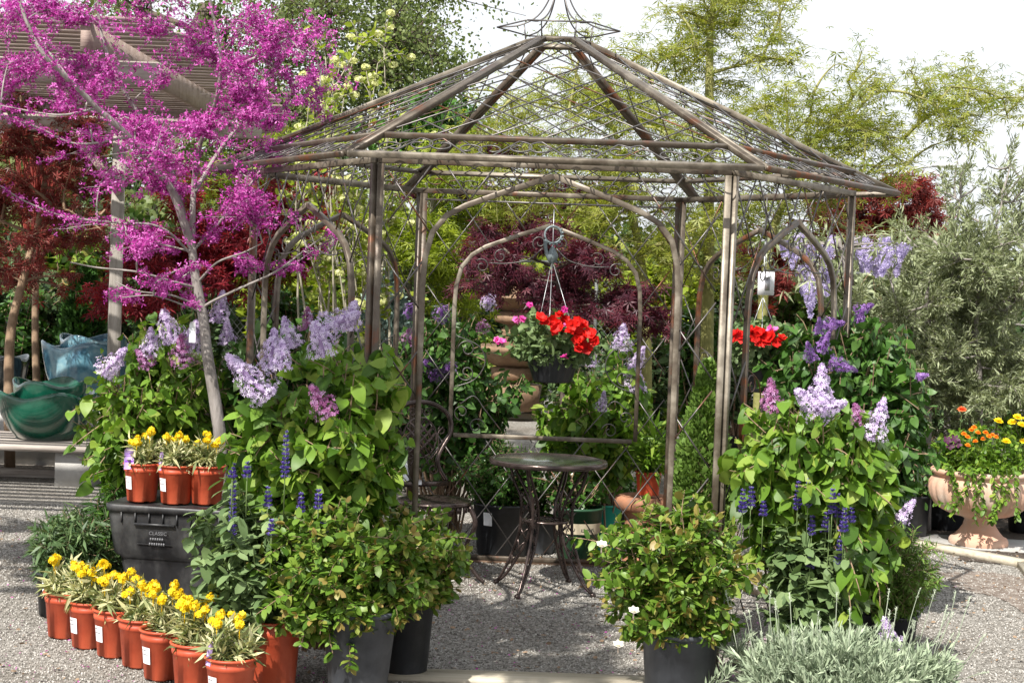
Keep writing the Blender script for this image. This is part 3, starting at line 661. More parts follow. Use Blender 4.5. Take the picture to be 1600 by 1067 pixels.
# ------------------------------------------------------------------ salvias
def salvia(seed, label, base, c, rad, ns, nsp, pot=None, potc='orange_pot', leaf=.06, spikes=None):
    g = np.random.default_rng(seed); base = np.array(base, float); t = thing('salvia_plant', label, 'potted plant', base, 'blue salvias')
    rt, rb, h = pot; mb = MB(); rib_pot(mb, rt, rb, h); o = mb.build('pot', M[potc], None, True); o.location = base; adopt(o, t)
    wd, lf = MB(), MB(); c = np.array(c); rad = np.array(rad)
    pn, dn, tips = bush(g, wd, base+[0, 0, h*.8], c, rad, int(ns*1.5), 4, .04, shoot=.12, r0=.005, up=.1, t0=.15, spread=.03)
    leaves(lf, g, pn, dn, OVAL, leaf, .3, out=1.0, along=.35, droop=.3, flat=.75, per=3, rm=.5, rs=.28)
    for (sx, sy, sl) in spikes:
        p = P(sx, sy, c[1]-rad[1]*.55+g.uniform(-.1, .05)); b = p-[0, 0, .16]; mb = MB(); L_ = sl
        tube(wd, [b, p+[0, 0, L_]], .0025, 4, r=.1); n = int(70+L_*900); tt = g.random(n); a = g.random(n)*2*math.pi
        wh = np.round(tt*L_/.018)*.018; rr = .014*(1-.6*tt)*(.75+.5*g.random(n))
        pos = p+np.stack([rr*np.cos(a), rr*np.sin(a), wh+g.normal(size=n)*.002], 1); d = np.stack([np.cos(a), np.sin(a), .3+0*a], 1)
        inst(mb, PEA, pos, frames(d, np.tile([0, 0, 1.], (n, 1))+g.normal(size=(n, 3))*.3), .0105*(1-.4*tt), np.clip(.4+.3*g.normal(size=n), 0, 1))
        mb.build('flower_spike', M['salvia_fl'], t)
    wd.build('stem', M['stem_green'], t); lf.build('foliage', M['salvia_leaf'], t)
    return t
D = 6.75
salvia(31, 'blue salvia with grey green leaves in a wide orange pot beside the wallflowers', GD(424, D)*[1, 1, 0], P(385, 850, D), (S(88, D), .22, S(125, D)), 34, 0, (.115, .095, .29),
       spikes=[(362, 850, .33), (363, 745, .03), (445, 745, .18), (418, 790, .07), (386, 745, .05), (424, 835, .06), (497, 795, .08), (505, 840, .06), (347, 985, .05), (470, 800, .07)])
salvia(32, 'blue salvia with grey green leaves in front of the right lilac bush', GD(1262, 6.9)*[1, 1, 0], P(1262, 890, 6.9), (S(98, 6.9), .24, S(105, 6.9)), 36, 0, (.14, .12, .28), 'black_pot',
       spikes=[(1160, 800, .09), (1173, 790, .08), (1192, 805, .05), (1246, 795, .11), (1262, 790, .10), (1300, 800, .10), (1308, 808, .09), (1268, 835, .08), (1290, 830, .07), (1318, 830, .09), (1310, 880, .10), (1265, 885, .05), (1330, 815, .05)])

# ------------------------------------------------------------------ roses
def rose(seed, label, pots, c, rad, ns, nsh=7, blooms=(), extra=None):
    g = np.random.default_rng(seed); b0, rt, rb, h, pc = pots; b0 = np.array(b0, float)
    t = thing('rose_bush', label, 'rose bush', b0, 'shrub roses in nursery pots')
    mb = MB(); rib_pot(mb, rt, rb, h, ribs=False, lip=.012); o = mb.build('pot', M[pc], None, True); o.location = b0; adopt(o, t)
    wd, lf = MB(), MB(); c = np.array(c)
    pn, dn, tips = bush(g, wd, b0+[0, 0, h*.85], c, rad, int(ns*1.35), nsh, .028, shoot=.16, r0=.0045, up=.15, t0=.2, spread=.05, woodr=.6)
    if extra is not None:
        for e in extra:
            st = curve(c+(np.array(e)-c)*.3, e, g, lift=.1, n=7); tube(wd, st, np.linspace(.0035, .0015, 7), 4, r=.6); p, d = nodes_of(st, .025, .2); pn = np.vstack([pn, p]); dn = np.vstack([dn, d])
    leaves(lf, g, pn, dn, OVAL, .040, .25, out=1.0, along=.5, droop=.15, flat=.6, per=4, rm=.42, rs=.25)
    tp = np.array([x[0] for x in tips]); td = np.array([x[1] for x in tips]); k = g.random(len(tp)) < .35
    leaves(lf, g, tp[k], td[k], OVAL, .035, .2, out=.6, along=.9, droop=0, flat=.5, per=3, rm=.93, rs=.06)
    wd.build('stem', M['bark_red2'] if 'bark_red2' in M else M['bark_tan'], t); lf.build('foliage', M['rose_leaf'], t)
    for q in blooms:
        mb = MB(); q = np.array(q)
        for n_, s_, cu in ((6, .024, .45), (6, .019, .8), (5, .012, 1.2)): inst(mb, _flor(n_, .45, cu), [q], frames(np.array([[1., .1, 0]]), np.array([[.1, -.5, 1.]])), s_, .7)
        tube(mb, [q, q-[0, 0, .03]], .003, 4, r=.1); mb.build('rose_bloom', M['white_fl'], t)
    return t
pA = G(548, 1118)
rose(41, 'leafy rose bush in a dusty black pot, nearest in front of the left lilac', ((pA[0], 6.62, 0), .15, .115, .37, 'grey_pot'), P(520, 885, 6.68), (S(150, 6.7), .3, S(98, 6.7)), 54,
     extra=[P(470, 1010, 6.42), P(520, 1020, 6.4), P(545, 1040, 6.42), P(400, 960, 6.5), P(500, 990, 6.4), P(700, 800, 6.7)])
rose(42, 'rose bush in a black pot half hidden behind the nearest rose, arching toward the chair', (GD(630, 7.05)*[1, 1, 0], .125, .10, .36, 'black_pot'), P(615, 870, 7.1), (S(105, 7.1), .25, S(85, 7.1)), 34,
     blooms=[P(600, 812, 6.95)], extra=[P(738, 842, 7.0), P(722, 885, 7.0), P(730, 860, 6.95)])
rose(43, 'rose bush with a few pale blooms in a black pot right of the table', (GD(1058, 6.5)*[1, 1, 0], .152, .125, .36, 'grey_pot'), P(1062, 895, 6.55), (S(125, 6.55), .3, S(105, 6.55)), 48,
     blooms=[P(940, 852, 6.35), P(966, 1008, 6.3), P(990, 955, 6.28)], extra=[P(900, 840, 6.5), P(915, 905, 6.45), P(1070, 765, 6.6), P(1090, 790, 6.6), P(1115, 1000, 6.3), P(1000, 775, 6.6)])

# ------------------------------------------------------------------ lilacs
def lilac(seed, label, base, blobs, ns, heads, leaf=.075, mat='lilac_leaf', pot=None, trunkr=.008, gap=.05, cat='lilac bush', extra=(), per=2, woody=None, up=.1, droop=.85):
    g = np.random.default_rng(seed); base = np.array(base, float); t = thing('lilac_bush', label, cat, base, 'lilac bushes')
    if pot:
        mb = MB(); rib_pot(mb, pot[0], pot[1], pot[2], ribs=False, lip=.01); o = mb.build('pot', M[pot[3]], None, True); o.location = base; adopt(o, t)
    wd, lf = MB(), MB(); PN, DN = [], []
    for (c, rad, w_) in blobs:
        pn, dn, tips = bush(g, wd, base+[0, 0, .1], c, rad, max(3, int(ns*w_*1.8)), 7, gap*.84, shoot=.2, r0=trunkr, up=up, t0=.45, spread=.05)
        PN.append(pn); DN.append(dn)
    for e in extra:
        c = blobs[0][0]; st = curve(c+(np.array(e[0])-c)*e[1], e[0], g, lift=.05, n=8); tube(wd, st, np.linspace(.005, .002, 8), 5); p, d = nodes_of(st, gap, .15); PN.append(p); DN.append(d)
    pn, dn = np.concatenate(PN), np.concatenate(DN)
    leaves(lf, g, pn, dn, HEART, leaf*.68, .32, out=1.0, along=.4, droop=droop, flat=.5, per=per, rm=.48, rs=.33, jit=.014)
    wd.build('stem', M[woody or 'bark_tan'], t); lf.build('foliage', M[mat], t, True)
    for h in heads:
        q, ln, wd_, dr = h[:4]; mt = h[4] if len(h) > 4 else 'lilac_fl'; b = q-nrm(np.array(dr, float))*ln*.5
        ln *= .82; wd_ *= .80; b = q-nrm(np.array(dr, float))*ln*.5
        panicle(t, g, b, ln, wd_, dr, mt, n=int(60+ln*wd_*15000), fs=.0088)
    return t
D = 6.95
lilac(51, 'tall lilac bush with hanging leaves and pale heads before the left front gazebo post', GD(505, 7.1)*[1, 1, 0],
      [(P(500, 640, D), (S(125, D), .28, S(110, D)), 1), (P(540, 570, D+.1), (S(95, D), .25, S(75, D)), .5), (P(395, 640, D+.05), (S(55, D), .2, S(75, D)), .35), (P(500, 740, D+.1), (S(120, D), .22, S(55, D)), .6), (P(590, 680, D+.1), (S(45, D), .2, S(90, D)), .35)], 20,
      [(P(388, 588, D-.22), .30, .17, (-.75, -.1, .7)), (P(425, 545, D-.15), .2, .12, (.1, 0, 1)), (P(450, 520, D-.1), .16, .11, (-.3, 0, 1)), (P(525, 505, D-.1), .26, .17, (.9, 0, .45)), (P(500, 530, D-.2), .18, .13, (-.2, -.2, 1)),
       (P(500, 625, D-.28), .18, .12, (-.5, -.3, .8), 'lilac_bud'), (P(548, 492, D), .15, .12, (.3, 0, 1)), (P(440, 555, D-.2), .15, .1, (0, 0, 1))], leaf=.088)
D = 8.6
lilac(52, 'lilac bush with faded pinkish heads behind the black bin and left of the redbud trunk', GD(235, 8.9)*[1, 1, 0],
      [(P(240, 610, D), (S(85, D), .35, S(95, D)), 1), (P(270, 520, D+.1), (S(70, D), .3, S(40, D)), .45), (P(180, 680, D), (S(65, D), .3, S(60, D)), .5), (P(300, 640, D+.2), (S(60, D), .3, S(90, D)), .5), (P(240, 700, D+.1), (S(100, D), .3, S(50, D)), .4)], 22,
      [(P(262, 510, D-.3), .22, .16, (-.3, 0, 1)), (P(300, 525, D-.3), .2, .15, (.3, 0, 1)), (P(285, 545, D-.35), .2, .15, (0, -.3, .6), 'lilac_bud'), (P(178, 565, D-.2), .22, .14, (.6, 0, .7)), (P(235, 535, D-.3), .18, .12, (0, 0, 1)), (P(345, 480, D-.2), .2, .12, (.1, 0, 1)), (P(225, 560, D-.3), .14, .1, (-.5, 0, .5), 'lilac_bud')], leaf=.075,
      extra=[(P(105, 650, D-.2), .4), (P(110, 700, D-.2), .4), (P(130, 760, D-.2), .5)])
lilac(53, 'darker lilac bush behind the redbud trunk at the gazebo left corner', GD(400, 9.3)*[1, 1, 0],
      [(P(395, 590, 8.9), (S(80, 9), .3, S(100, 9)), 1), (P(500, 540, 9.0), (S(80, 9), .3, S(55, 9)), .6), (P(600, 600, 9.2), (S(40, 9), .3, S(90, 9)), .4)], 24, [(P(355, 520, 8.7), .16, .1, (0, 0, 1)), (P(480, 500, 8.8), .16, .1, (0, 0, 1), 'lilac_bud')], leaf=.08, mat='lilac_dark')
D = 7.0
lilac(54, 'lilac bush with broad drooping light green leaves right of the gazebo door', GD(1275, 7.2)*[1, 1, 0],
      [(P(1265, 700, D), (S(125, D), .28, S(80, D)), 1), (P(1190, 680, D), (S(55, D), .2, S(65, D)), .3), (P(1340, 700, D), (S(60, D), .2, S(70, D)), .4), (P(1290, 790, D+.1), (S(115, D), .22, S(50, D)), .5), (P(1370, 800, D+.1), (S(50, D), .2, S(80, D)), .3)], 24,
      [(P(1283, 600, D-.15), .2, .12, (0, 0, 1)), (P(1262, 625, D-.2), .16, .14, (-.6, 0, .5)), (P(1205, 618, D-.1), .17, .11, (-.1, 0, 1), 'lilac_bud'), (P(1300, 635, D-.2), .15, .12, (.8, 0, .3)), (P(1372, 655, D-.15), .22, .12, (.25, 0, 1)), (P(1342, 650, D-.1), .13, .09, (-.4, 0, 1), 'lilac_bud'),
       (P(1388, 990, 6.6), .17, .10, (-.3, 0, 1)), (P(1418, 797, 6.9), .13, .07, (.6, 0, 1))], leaf=.088,
      extra=[(P(1395, 790, D-.2), .4), (P(1355, 860, D-.3), .5), (P(1345, 930, D-.35), .5), (P(1330, 960, D-.35), .6), (P(1375, 950, D-.35), .6)])
D = 8.4
lilac(55, 'tall dark leaved purple lilac bush behind the right gazebo side', GD(1320, 8.8)*[1, 1, 0],
      [(P(1320, 560, D), (S(110, D), .35, S(60, D)), 1), (P(1385, 590, D), (S(70, D), .3, S(95, D)), .7), (P(1345, 510, D+.1), (S(75, D), .3, S(35, D)), .4), (P(1240, 560, D+.2), (S(60, D), .3, S(70, D)), .4), (P(1400, 680, D), (S(60, D), .3, S(70, D)), .4)], 30,
      [(P(1300, 507, D-.2), .15, .09, (1, 0, .2), 'lilac_deep'), (P(1318, 572, D-.3), .17, .09, (1, 0, -.3), 'lilac_deep'), (P(1288, 535, D-.3), .13, .08, (.4, 0, 1), 'lilac_deep'), (P(1265, 550, D-.3), .12, .07, (-.3, 0, 1), 'lilac_deep'), (P(1350, 482, D-.1), .12, .07, (.8, 0, .4), 'lilac_deep'), (P(1280, 510, D-.2), .1, .06, (0, 0, 1), 'lilac_deep'), (P(1441, 588, D-.2), .07, .05, (1, 0, .3), 'lilac_deep'), (P(1345, 495, D-.1), .08, .05, (.3, 0, 1), 'lilac_deep')], leaf=.078, mat='lilac_dark')
D = 10.25
lilac(56, 'light green lilac bush seen through the back arch below the hanging basket', GD(930, 10.5)*[1, 1, 0],
      [(P(925, 640, D), (S(85, D), .3, S(60, D)), 1), (P(975, 610, D), (S(40, D), .2, S(85, D)), .4)], 24,
      [(P(972, 527, D-.1), .2, .15, (.1, 0, 1)), (P(998, 560, D-.1), .2, .12, (.4, 0, 1)), (P(985, 590, D-.1), .2, .12, (0, 0, 1)), (P(942, 627, D-.3), .15, .08, (.1, 0, 1)), (P(925, 560, D), .13, .09, (0, 0, 1)), (P(1000, 600, D), .15, .1, (0, 0, 1))], leaf=.085, pot=(.16, .13, .3, 'teal_pot'))
lilac(57, 'dark climbing clematis with purple blooms at the back left gazebo post', GD(690, 10.4)*[1, 1, 0],
      [(P(690, 560, 10.4), (S(75, 10.4), .3, S(95, 10.4)), 1), (P(770, 600, 10.5), (S(55, 10.4), .3, S(30, 10.4)), .3), (P(640, 600, 10.3), (S(40, 10.4), .3, S(85, 10.4)), .4)], 30,
      [(P(642, 485, 10.2), .1, .12, (0, -1, .3), 'lilac_deep'), (P(690, 488, 10.2), .1, .14, (0, -1, .3), 'lilac_deep'), (P(763, 472, 10.2), .09, .12, (0, -1, .3), 'lilac_fl'), (P(700, 575, 10.1), .09, .12, (0, -1, .3), 'lilac_deep'), (P(665, 568, 10.1), .08, .1, (0, -1, .3), 'lilac_deep'), (P(680, 585, 10.1), .07, .1, (0, -1, .3), 'lilac_deep'),
       (P(640, 525, 10.2), .12, .14, (0, -.5, 1), 'lilac_bud'), (P(755, 510, 10.2), .06, .1, (0, -1, .3), 'lilac_bud')], leaf=.07, mat='lilac_dark', cat='clematis')

# ------------------------------------------------------------------ redbud
g = np.random.default_rng(61)
RD = 8.2
rb_t = thing('redbud_tree', 'redbud tree with bare smooth grey trunk and bright magenta blossom on every branch', 'tree', GD(350, RD)*[1, 1, 0])
tr = MB(); tw = MB()
def limb(pts, r0, r1, mb, n=6, sides=8, dd=None):
    q = spl([P(x, y, RD+(dz if dz is not None else 0)) for x, y, dz in pts], n); tube(mb, q, np.linspace(r0, r1, len(q)), sides, cap=False); return q
base_pt = GD(350, RD); base_pt[2] = -.02
trunk_px = [(345, 720), (338, 640), (324, 555), (318, 500), (305, 430), (300, 385)]
q = spl([base_pt+[-.02, 0, 0]]+[P(x, y, RD) for x, y in trunk_px], 6); tube(tr, q, np.linspace(.036, .020, len(q)), 10, cap=True)
sk = [q[-8:]]
mains = [([(300, 385, 0), (303, 290, 0), (314, 220, -.1), (337, 160, -.2), (345, 90, -.3), (330, 10, -.35), (320, -60, -.4)], .016, .005),
         ([(300, 385, 0), (270, 300, -.1), (240, 262, -.15), (196, 209, -.3), (152, 169, -.4), (111, 128, -.5), (67, 84, -.6), (40, 30, -.6), (20, -40, -.6)], .022, .007),
         ([(300, 385, 0), (285, 330, .1), (268, 270, .2), (236, 209, .3), (190, 135, .35), (160, 60, .4), (150, -30, .4)], .018, .006),
         ([(304, 300, 0), (340, 240, .15), (385, 180, .2), (420, 120, .25), (450, 60, .25)], .012, .005),
         ([(318, 500, 0), (318, 480, 0), (365, 455, -.1), (430, 425, -.2), (480, 388, -.25), (512, 365, -.3)], .009, .003),
         ([(302, 400, 0), (250, 355, -.1), (180, 348, -.15), (100, 338, -.2), (40, 315, -.25), (0, 290, -.3)], .007, .003),
         ([(303, 390, 0), (345, 345, .1), (390, 290, .2), (420, 250, .2), (470, 220, .2)], .009, .003),
         ([(310, 440, 0), (340, 410, -.1), (380, 395, -.2), (410, 380, -.3)], .007, .003),
         ([(308, 450, 0), (270, 440, -.1), (215, 425, -.2), (150, 418, -.2), (110, 410, -.3)], .007, .003),
         ([(314, 480, 0), (270, 462, -.1), (215, 455, -.2), (180, 440, -.2)], .006, .0025),
         ([(318, 490, 0), (290, 478, -.1), (240, 462, -.25), (190, 465, -.25)], .005, .0025),
         ([(345, 110, -.3), (400, 90, -.2), (450, 60, -.2), (500, 45, -.2)], .008, .003),
         ([(337, 165, -.2), (400, 190, -.1), (450, 165, 0), (500, 140, 0)], .007, .003),
         ([(200, 215, -.3), (120, 225, -.3), (60, 200, -.35), (0, 180, -.4)], .006, .003),
         ([(152, 169, -.4), (90, 180, -.5), (0, 165, -.5)], .007, .003),
         ([(111, 128, -.5), (60, 60, -.3), (20, 10, -.3)], .007, .003)]
for pts, r0, r1 in mains: sk.append(limb(pts, r0, r1, tr if r0 > .008 else tw))
sk = np.concatenate(sk)
bl = [(100, 40, 110, 55, 34), (30, 75, 60, 40, 12), (170, 120, 90, 55, 34), (240, 50, 80, 50, 24), (90, 130, 60, 30, 10), (280, 110, 70, 60, 28), (330, 50, 90, 55, 26), (400, 110, 70, 60, 28), (440, 75, 60, 40, 12), (470, 110, 35, 50, 8),
      (370, 180, 80, 45, 30), (300, 190, 80, 50, 28), (230, 215, 70, 50, 26), (150, 195, 60, 22, 8), (330, 255, 80, 45, 30), (400, 275, 50, 40, 12), (240, 300, 70, 45, 26), (330, 320, 80, 50, 34), (280, 360, 70, 35, 22), (370, 360, 45, 30, 12), (215, 370, 45, 40, 10), (340, 410, 50, 25, 10), (440, 423, 55, 14, 6), (480, 385, 30, 12, 3), (245, 440, 60, 13, 10), (200, 462, 50, 10, 6), (305, 468, 25, 18, 6), (400, 215, 60, 30, 8),
      (60, 110, 80, 50, 26), (130, 150, 80, 50, 22), (460, 60, 60, 35, 12), (480, 130, 40, 40, 8), (180, 250, 70, 40, 14), (130, 0, 120, 60, 30), (320, -40, 140, 60, 34), (30, 20, 50, 40, 14), (140, 345, 60, 10, 2)]
blobs = []
for x, y, rx, ry, n in bl:
    for _ in range(3): f = g.uniform(.5, .95); blobs.append((P(x+g.normal()*rx*.6, y+g.normal()*ry*.6, RD+g.uniform(-.4, .4)), (S(rx, RD)*1.35*f, .34*f, S(ry, RD)*1.3*f), max(2, int(n*.62))))
pn, dn = crown(g, tw, sk, blobs, .017, r_l=.005, twig_r=.0020, lift=.08, t0=.1)
keep = g.random(len(pn)) < (.35+.6*(np.sin(pn[:, 0]*19+pn[:, 2]*13)+np.sin(pn[:, 0]*7-pn[:, 2]*23)*.7 > -.3))
pn, dn = pn[keep], dn[keep]
# blossom also along the limbs themselves
kk = g.integers(0, len(sk), 1100); pn = np.vstack([pn, sk[kk][sk[kk][:, 2] > 1.9]]); dn = np.vstack([dn, nrm(g.normal(size=(len(pn)-len(dn), 3)))])
fl = MB(); leaves(fl, g, pn, dn, PEA, .0112, .35, out=1.0, along=.2, droop=0, flat=0, per=4, rm=.47, rs=.38, jit=.012)
tr.build('trunk', M['bark_grey'], rb_t, True); tw.build('branch', M['bark_grey'], rb_t, True); fl.build('blossom', M['redbud'], rb_t)
plant_tag(rb_t, P(300, 535, 8.0), .10, .03, .2, .1, 'tag')

# ------------------------------------------------------------------ generic tree builder for the background
def tree(name, label, cat, base, trunk, blobs, leafm, tmpl, size, gap, per, bark='bark_dark', r0=.06, r1=.02, r_l=.025, twig_r=.004, seed=1, group=None, droop=.3, flat=.7, lift=.1, jit=.02, shell=.6, along=.5, out=1.0, rm=.5, twood=True, t0=.25, smooth=True):
    g = np.random.default_rng(seed); base = np.array(base, float); t = thing(name, label, cat, base, group)
    wd = MB(); br = MB(); lf = MB()
    q = spl(np.vstack([base[None]-[[0, 0, .05]], trunk]), 5); tube(wd, q, np.linspace(r0, r1, len(q)), 8)
    pn, dn = crown(g, br, q[len(q)//4:], blobs, gap, r_l=r_l, twig_r=twig_r, lift=lift, shell=shell, t0=t0)
    leaves(lf, g, pn, dn, tmpl, size, .25, out=out, along=along, droop=droop, flat=flat, per=per, rm=rm, rs=.28, jit=jit)
    wd.build('trunk', M[bark], t, True); br.build('branches' if False else 'limb', M[bark], t, True); lf.build('crown', M[leafm], t)
    return t
def B(lst, D, dr=.8, k=1.0, seed=0, dj=.5, e=1.55, split=4):
    g = np.random.default_rng(seed+7); out = []
    for x, y, rx, ry, n in lst:
        for q in range(split):
            dx, dy = (g.normal()*.75*rx, g.normal()*.75*ry) if split > 1 else (0, 0)
            f = g.uniform(.55, .95) if split > 1 else 1
            out.append((P(x+dx, y+dy, D+g.uniform(-dj, dj)), (S(rx, D)*e*f, dr*f*1.1, S(ry, D)*e*f), max(3, int(n*k*1.9/split))))
    return out

# oak, far left back
D = 23
tree('oak_tree', 'big airy oak with olive green foliage filling the sky behind the pergola', 'tree', GD(420, D), [P(420, 400, D), P(400, 230, D), P(345, 150, D), P(310, 80, D), P(330, 10, D)],
     B([(250, 60, 70, 60, 26), (340, 30, 70, 60, 26), (420, 60, 80, 60, 28), (500, 30, 70, 50, 26), (580, 50, 60, 50, 26), (630, 100, 50, 50, 20), (560, 120, 80, 50, 28), (480, 140, 70, 50, 28), (400, 150, 80, 50, 28), (600, 170, 60, 40, 22), (520, 200, 80, 40, 26), (430, 210, 70, 40, 26), (640, 30, 40, 40, 12), (300, 130, 60, 60, 22), (450, -30, 200, 40, 80), (650, 90, 30, 60, 14), (230, 150, 70, 60, 26), (340, 220, 80, 50, 30), (640, 160, 45, 50, 16), (200, 230, 70, 60, 26), (480, 250, 90, 40, 22), (560, 10, 60, 30, 14)], D, 1.5, 1.25, 1, 1.4),
     'oak_leaf', CLUMP, .055, .085, 6, r0=.35, r1=.16, r_l=.14, twig_r=.012, seed=62, jit=.2, droop=.2, flat=.3)
D = 21
tree('bay_tree', 'dense dark green tree standing behind the left roof slope of the gazebo', 'tree', GD(680, D), [P(680, 400, D), P(685, 250, D)],
     B([(690, 190, 45, 35, 30), (650, 210, 40, 30, 24), (720, 220, 40, 35, 24), (680, 270, 70, 50, 30)], D, 1.2, 1.3, 2), 'box_leaf', CLUMP, .10, .12, 5, r0=.15, r1=.08, r_l=.06, twig_r=.012, seed=63, jit=.08)
# cream flowered shrub
D = 12.5
def cream():
    g = np.random.default_rng(64); t = thing('viburnum_shrub', 'tall open shrub with bare pale stems and creamy flower clusters left of the gazebo roof', 'shrub', GD(560, D))
    wd, lf = MB(), MB(); base = GD(560, D)
    tips = [(560, 70), (520, 110), (590, 100), (545, 150), (500, 150), (610, 140), (480, 190), (575, 185), (630, 190), (530, 230), (600, 230), (470, 260), (505, 290), (560, 280), (625, 270), (480, 330), (540, 340), (600, 330), (500, 380), (580, 380), (645, 240), (490, 230), (455, 300), (575, 60), (550, 90), (508, 85), (600, 75)]
    for k, (x, y) in enumerate(tips):
        if k % 4 == 3: continue
        e = P(x, y, D+g.uniform(-.4, .4)); st = curve(base+[g.normal()*.15, 0, .0], e, g, lift=.1, n=12); tube(wd, st, np.linspace(.012, .004, 12), 5)
        for j in range(14):
            o = st[g.integers(6, 12)]; e2 = o+nrm(g.normal(size=3)+[0, 0, 1.2])*g.uniform(.12, .3); sh = curve(o, e2, g, n=4); tube(wd, sh, [.004, .0035, .003, .002], 4)
            p, d = nodes_of(sh, .06, .2); leaves(lf, g, p, d, OVAL, .05, .3, per=2, droop=.1, flat=.5)
            if g.random() < .55:
                mb = MB(); tube(mb, [e2-[0, 0, .03], e2], .003, 4); ball_of(mb, g, e2, .035, 34, .014, zs=.6); mb.build('flower_cluster', M['cream_fl'], t)
    wd.build('stem', M['stem_pale'], t, True); lf.build('foliage', M['maple_lime'], t)
cream()

# green and lime maples behind the gazebo
D = 13.5
tree('green_maple', 'tall yellow green maple rising above the right roof slope of the gazebo', 'tree', GD(1100, D), [P(1104, 560, D), P(1107, 420, D), P(1108, 170, D), P(1110, 60, D), P(1118, -40, D)],
     B([(1100, 40, 50, 35, 20), (1150, 80, 55, 30, 24), (1190, 50, 50, 35, 22), (1160, 20, 50, 30, 20), (1110, 0, 60, 30, 18), (1220, 20, 35, 35, 14), (1060, 70, 45, 25, 16), (1040, 100, 50, 25, 14), (1130, 125, 55, 20, 18), (1200, 110, 40, 18, 12), (1000, 80, 40, 25, 10), (1190, -30, 60, 30, 18), (1080, 150, 55, 20, 14), (1000, 125, 50, 25, 12), (960, 160, 50, 25, 14)], D, .7, .95, 3),
     'maple_green', MAPLE, .060, .060, 2, bark='bark_olive', r0=.07, r1=.02, r_l=.02, twig_r=.004, seed=65, droop=.5, flat=.8, jit=.07, group='green maples behind the gazebo')
D = 12.6
tree('green_maple', 'broad layered yellow green maple with long branches reaching to the right edge', 'tree', GD(1180, D), [P(1190, 520, D), P(1200, 400, D), P(1230, 300, D), P(1270, 250, D)],
     B([(1200, 170, 50, 20, 16), (1240, 200, 60, 30, 26), (1300, 170, 60, 35, 28), (1350, 130, 45, 30, 16), (1330, 220, 60, 30, 28), (1400, 190, 55, 25, 24), (1280, 250, 60, 30, 26), (1440, 160, 45, 25, 18), (1500, 130, 45, 25, 16), (1550, 165, 45, 15, 14), (1480, 190, 50, 20, 14), (1600, 155, 40, 20, 10), (1380, 250, 50, 20, 16), (1430, 130, 25, 25, 8), (1340, 290, 60, 25, 22), (1240, 300, 60, 25, 20), (1180, 230, 50, 30, 20), (1500, 215, 25, 12, 5), (1340, 105, 30, 20, 6), (1200, 340, 60, 30, 20), (1280, 350, 50, 30, 14)], D, .6, 1.2, 4),
     'maple_green', MAPLE, .055, .058, 2, bark='bark_olive', r0=.05, r1=.02, r_l=.016, twig_r=.0035, seed=66, droop=.5, flat=.8, jit=.07, group='green maples behind the gazebo')
D = 13.0
tree('green_maple', 'yellow green maple filling the view through the middle of the gazebo roof', 'tree', GD(1010, D), [P(1010, 520, D), P(1000, 400, D), P(980, 300, D), P(960, 200, D)],
     B([(800, 140, 45, 20, 10), (860, 170, 60, 25, 22), (930, 160, 60, 30, 24), (1000, 190, 60, 30, 26), (1070, 200, 60, 30, 24), (780, 210, 60, 25, 20), (850, 230, 60, 30, 28), (930, 240, 60, 30, 28), (1010, 260, 60, 30, 28), (1090, 270, 55, 30, 26), (720, 250, 55, 25, 16), (790, 290, 60, 30, 24), (870, 310, 60, 30, 26), (960, 330, 60, 30, 26), (1050, 340, 60, 30, 26), (1130, 320, 50, 30, 20), (1010, 400, 60, 30, 22), (1080, 420, 50, 30, 20), (930, 380, 50, 30, 18), (1140, 400, 50, 40, 18), (860, 100, 40, 20, 6), (900, 60, 30, 15, 3)], D, .8, 1.15, 5),
     'maple_green', MAPLE, .055, .058, 2, bark='bark_olive', r0=.05, r1=.02, r_l=.016, twig_r=.0035, seed=67, droop=.5, flat=.8, jit=.07, group='green maples behind the gazebo')
D = 14.5
tree('green_maple', 'low bushy lime green maple behind the left back side of the gazebo', 'tree', GD(640, D), [P(640, 520, D), P(640, 420, D)],
     B([(600, 340, 60, 40, 26), (670, 330, 60, 40, 28), (720, 300, 50, 30, 18), (640, 400, 60, 40, 28), (720, 380, 55, 40, 24), (560, 380, 50, 40, 20), (700, 440, 60, 35, 22), (480, 360, 50, 40, 16), (600, 450, 60, 30, 20), (440, 420, 50, 30, 14)], D, .8, 1.2, 6),
     'maple_lime', MAPLE, .08, .06, 3, bark='bark_grey', r0=.05, r1=.02, seed=68, droop=.4, flat=.7, jit=.04, group='green maples behind the gazebo')
tree('green_maple', 'small lime green maple behind the redbud under the pergola edge', 'tree', GD(430, D), [P(430, 520, D), P(430, 380, D)],
     B([(400, 240, 60, 30, 18), (450, 290, 60, 35, 20), (370, 300, 50, 35, 14), (480, 240, 40, 30, 10), (300, 430, 60, 25, 10)], D, .8, 1.2, 7),
     'maple_lime', MAPLE, .08, .06, 3, bark='bark_grey', r0=.05, r1=.02, seed=69, droop=.4, flat=.7, jit=.04, group='green maples behind the gazebo')
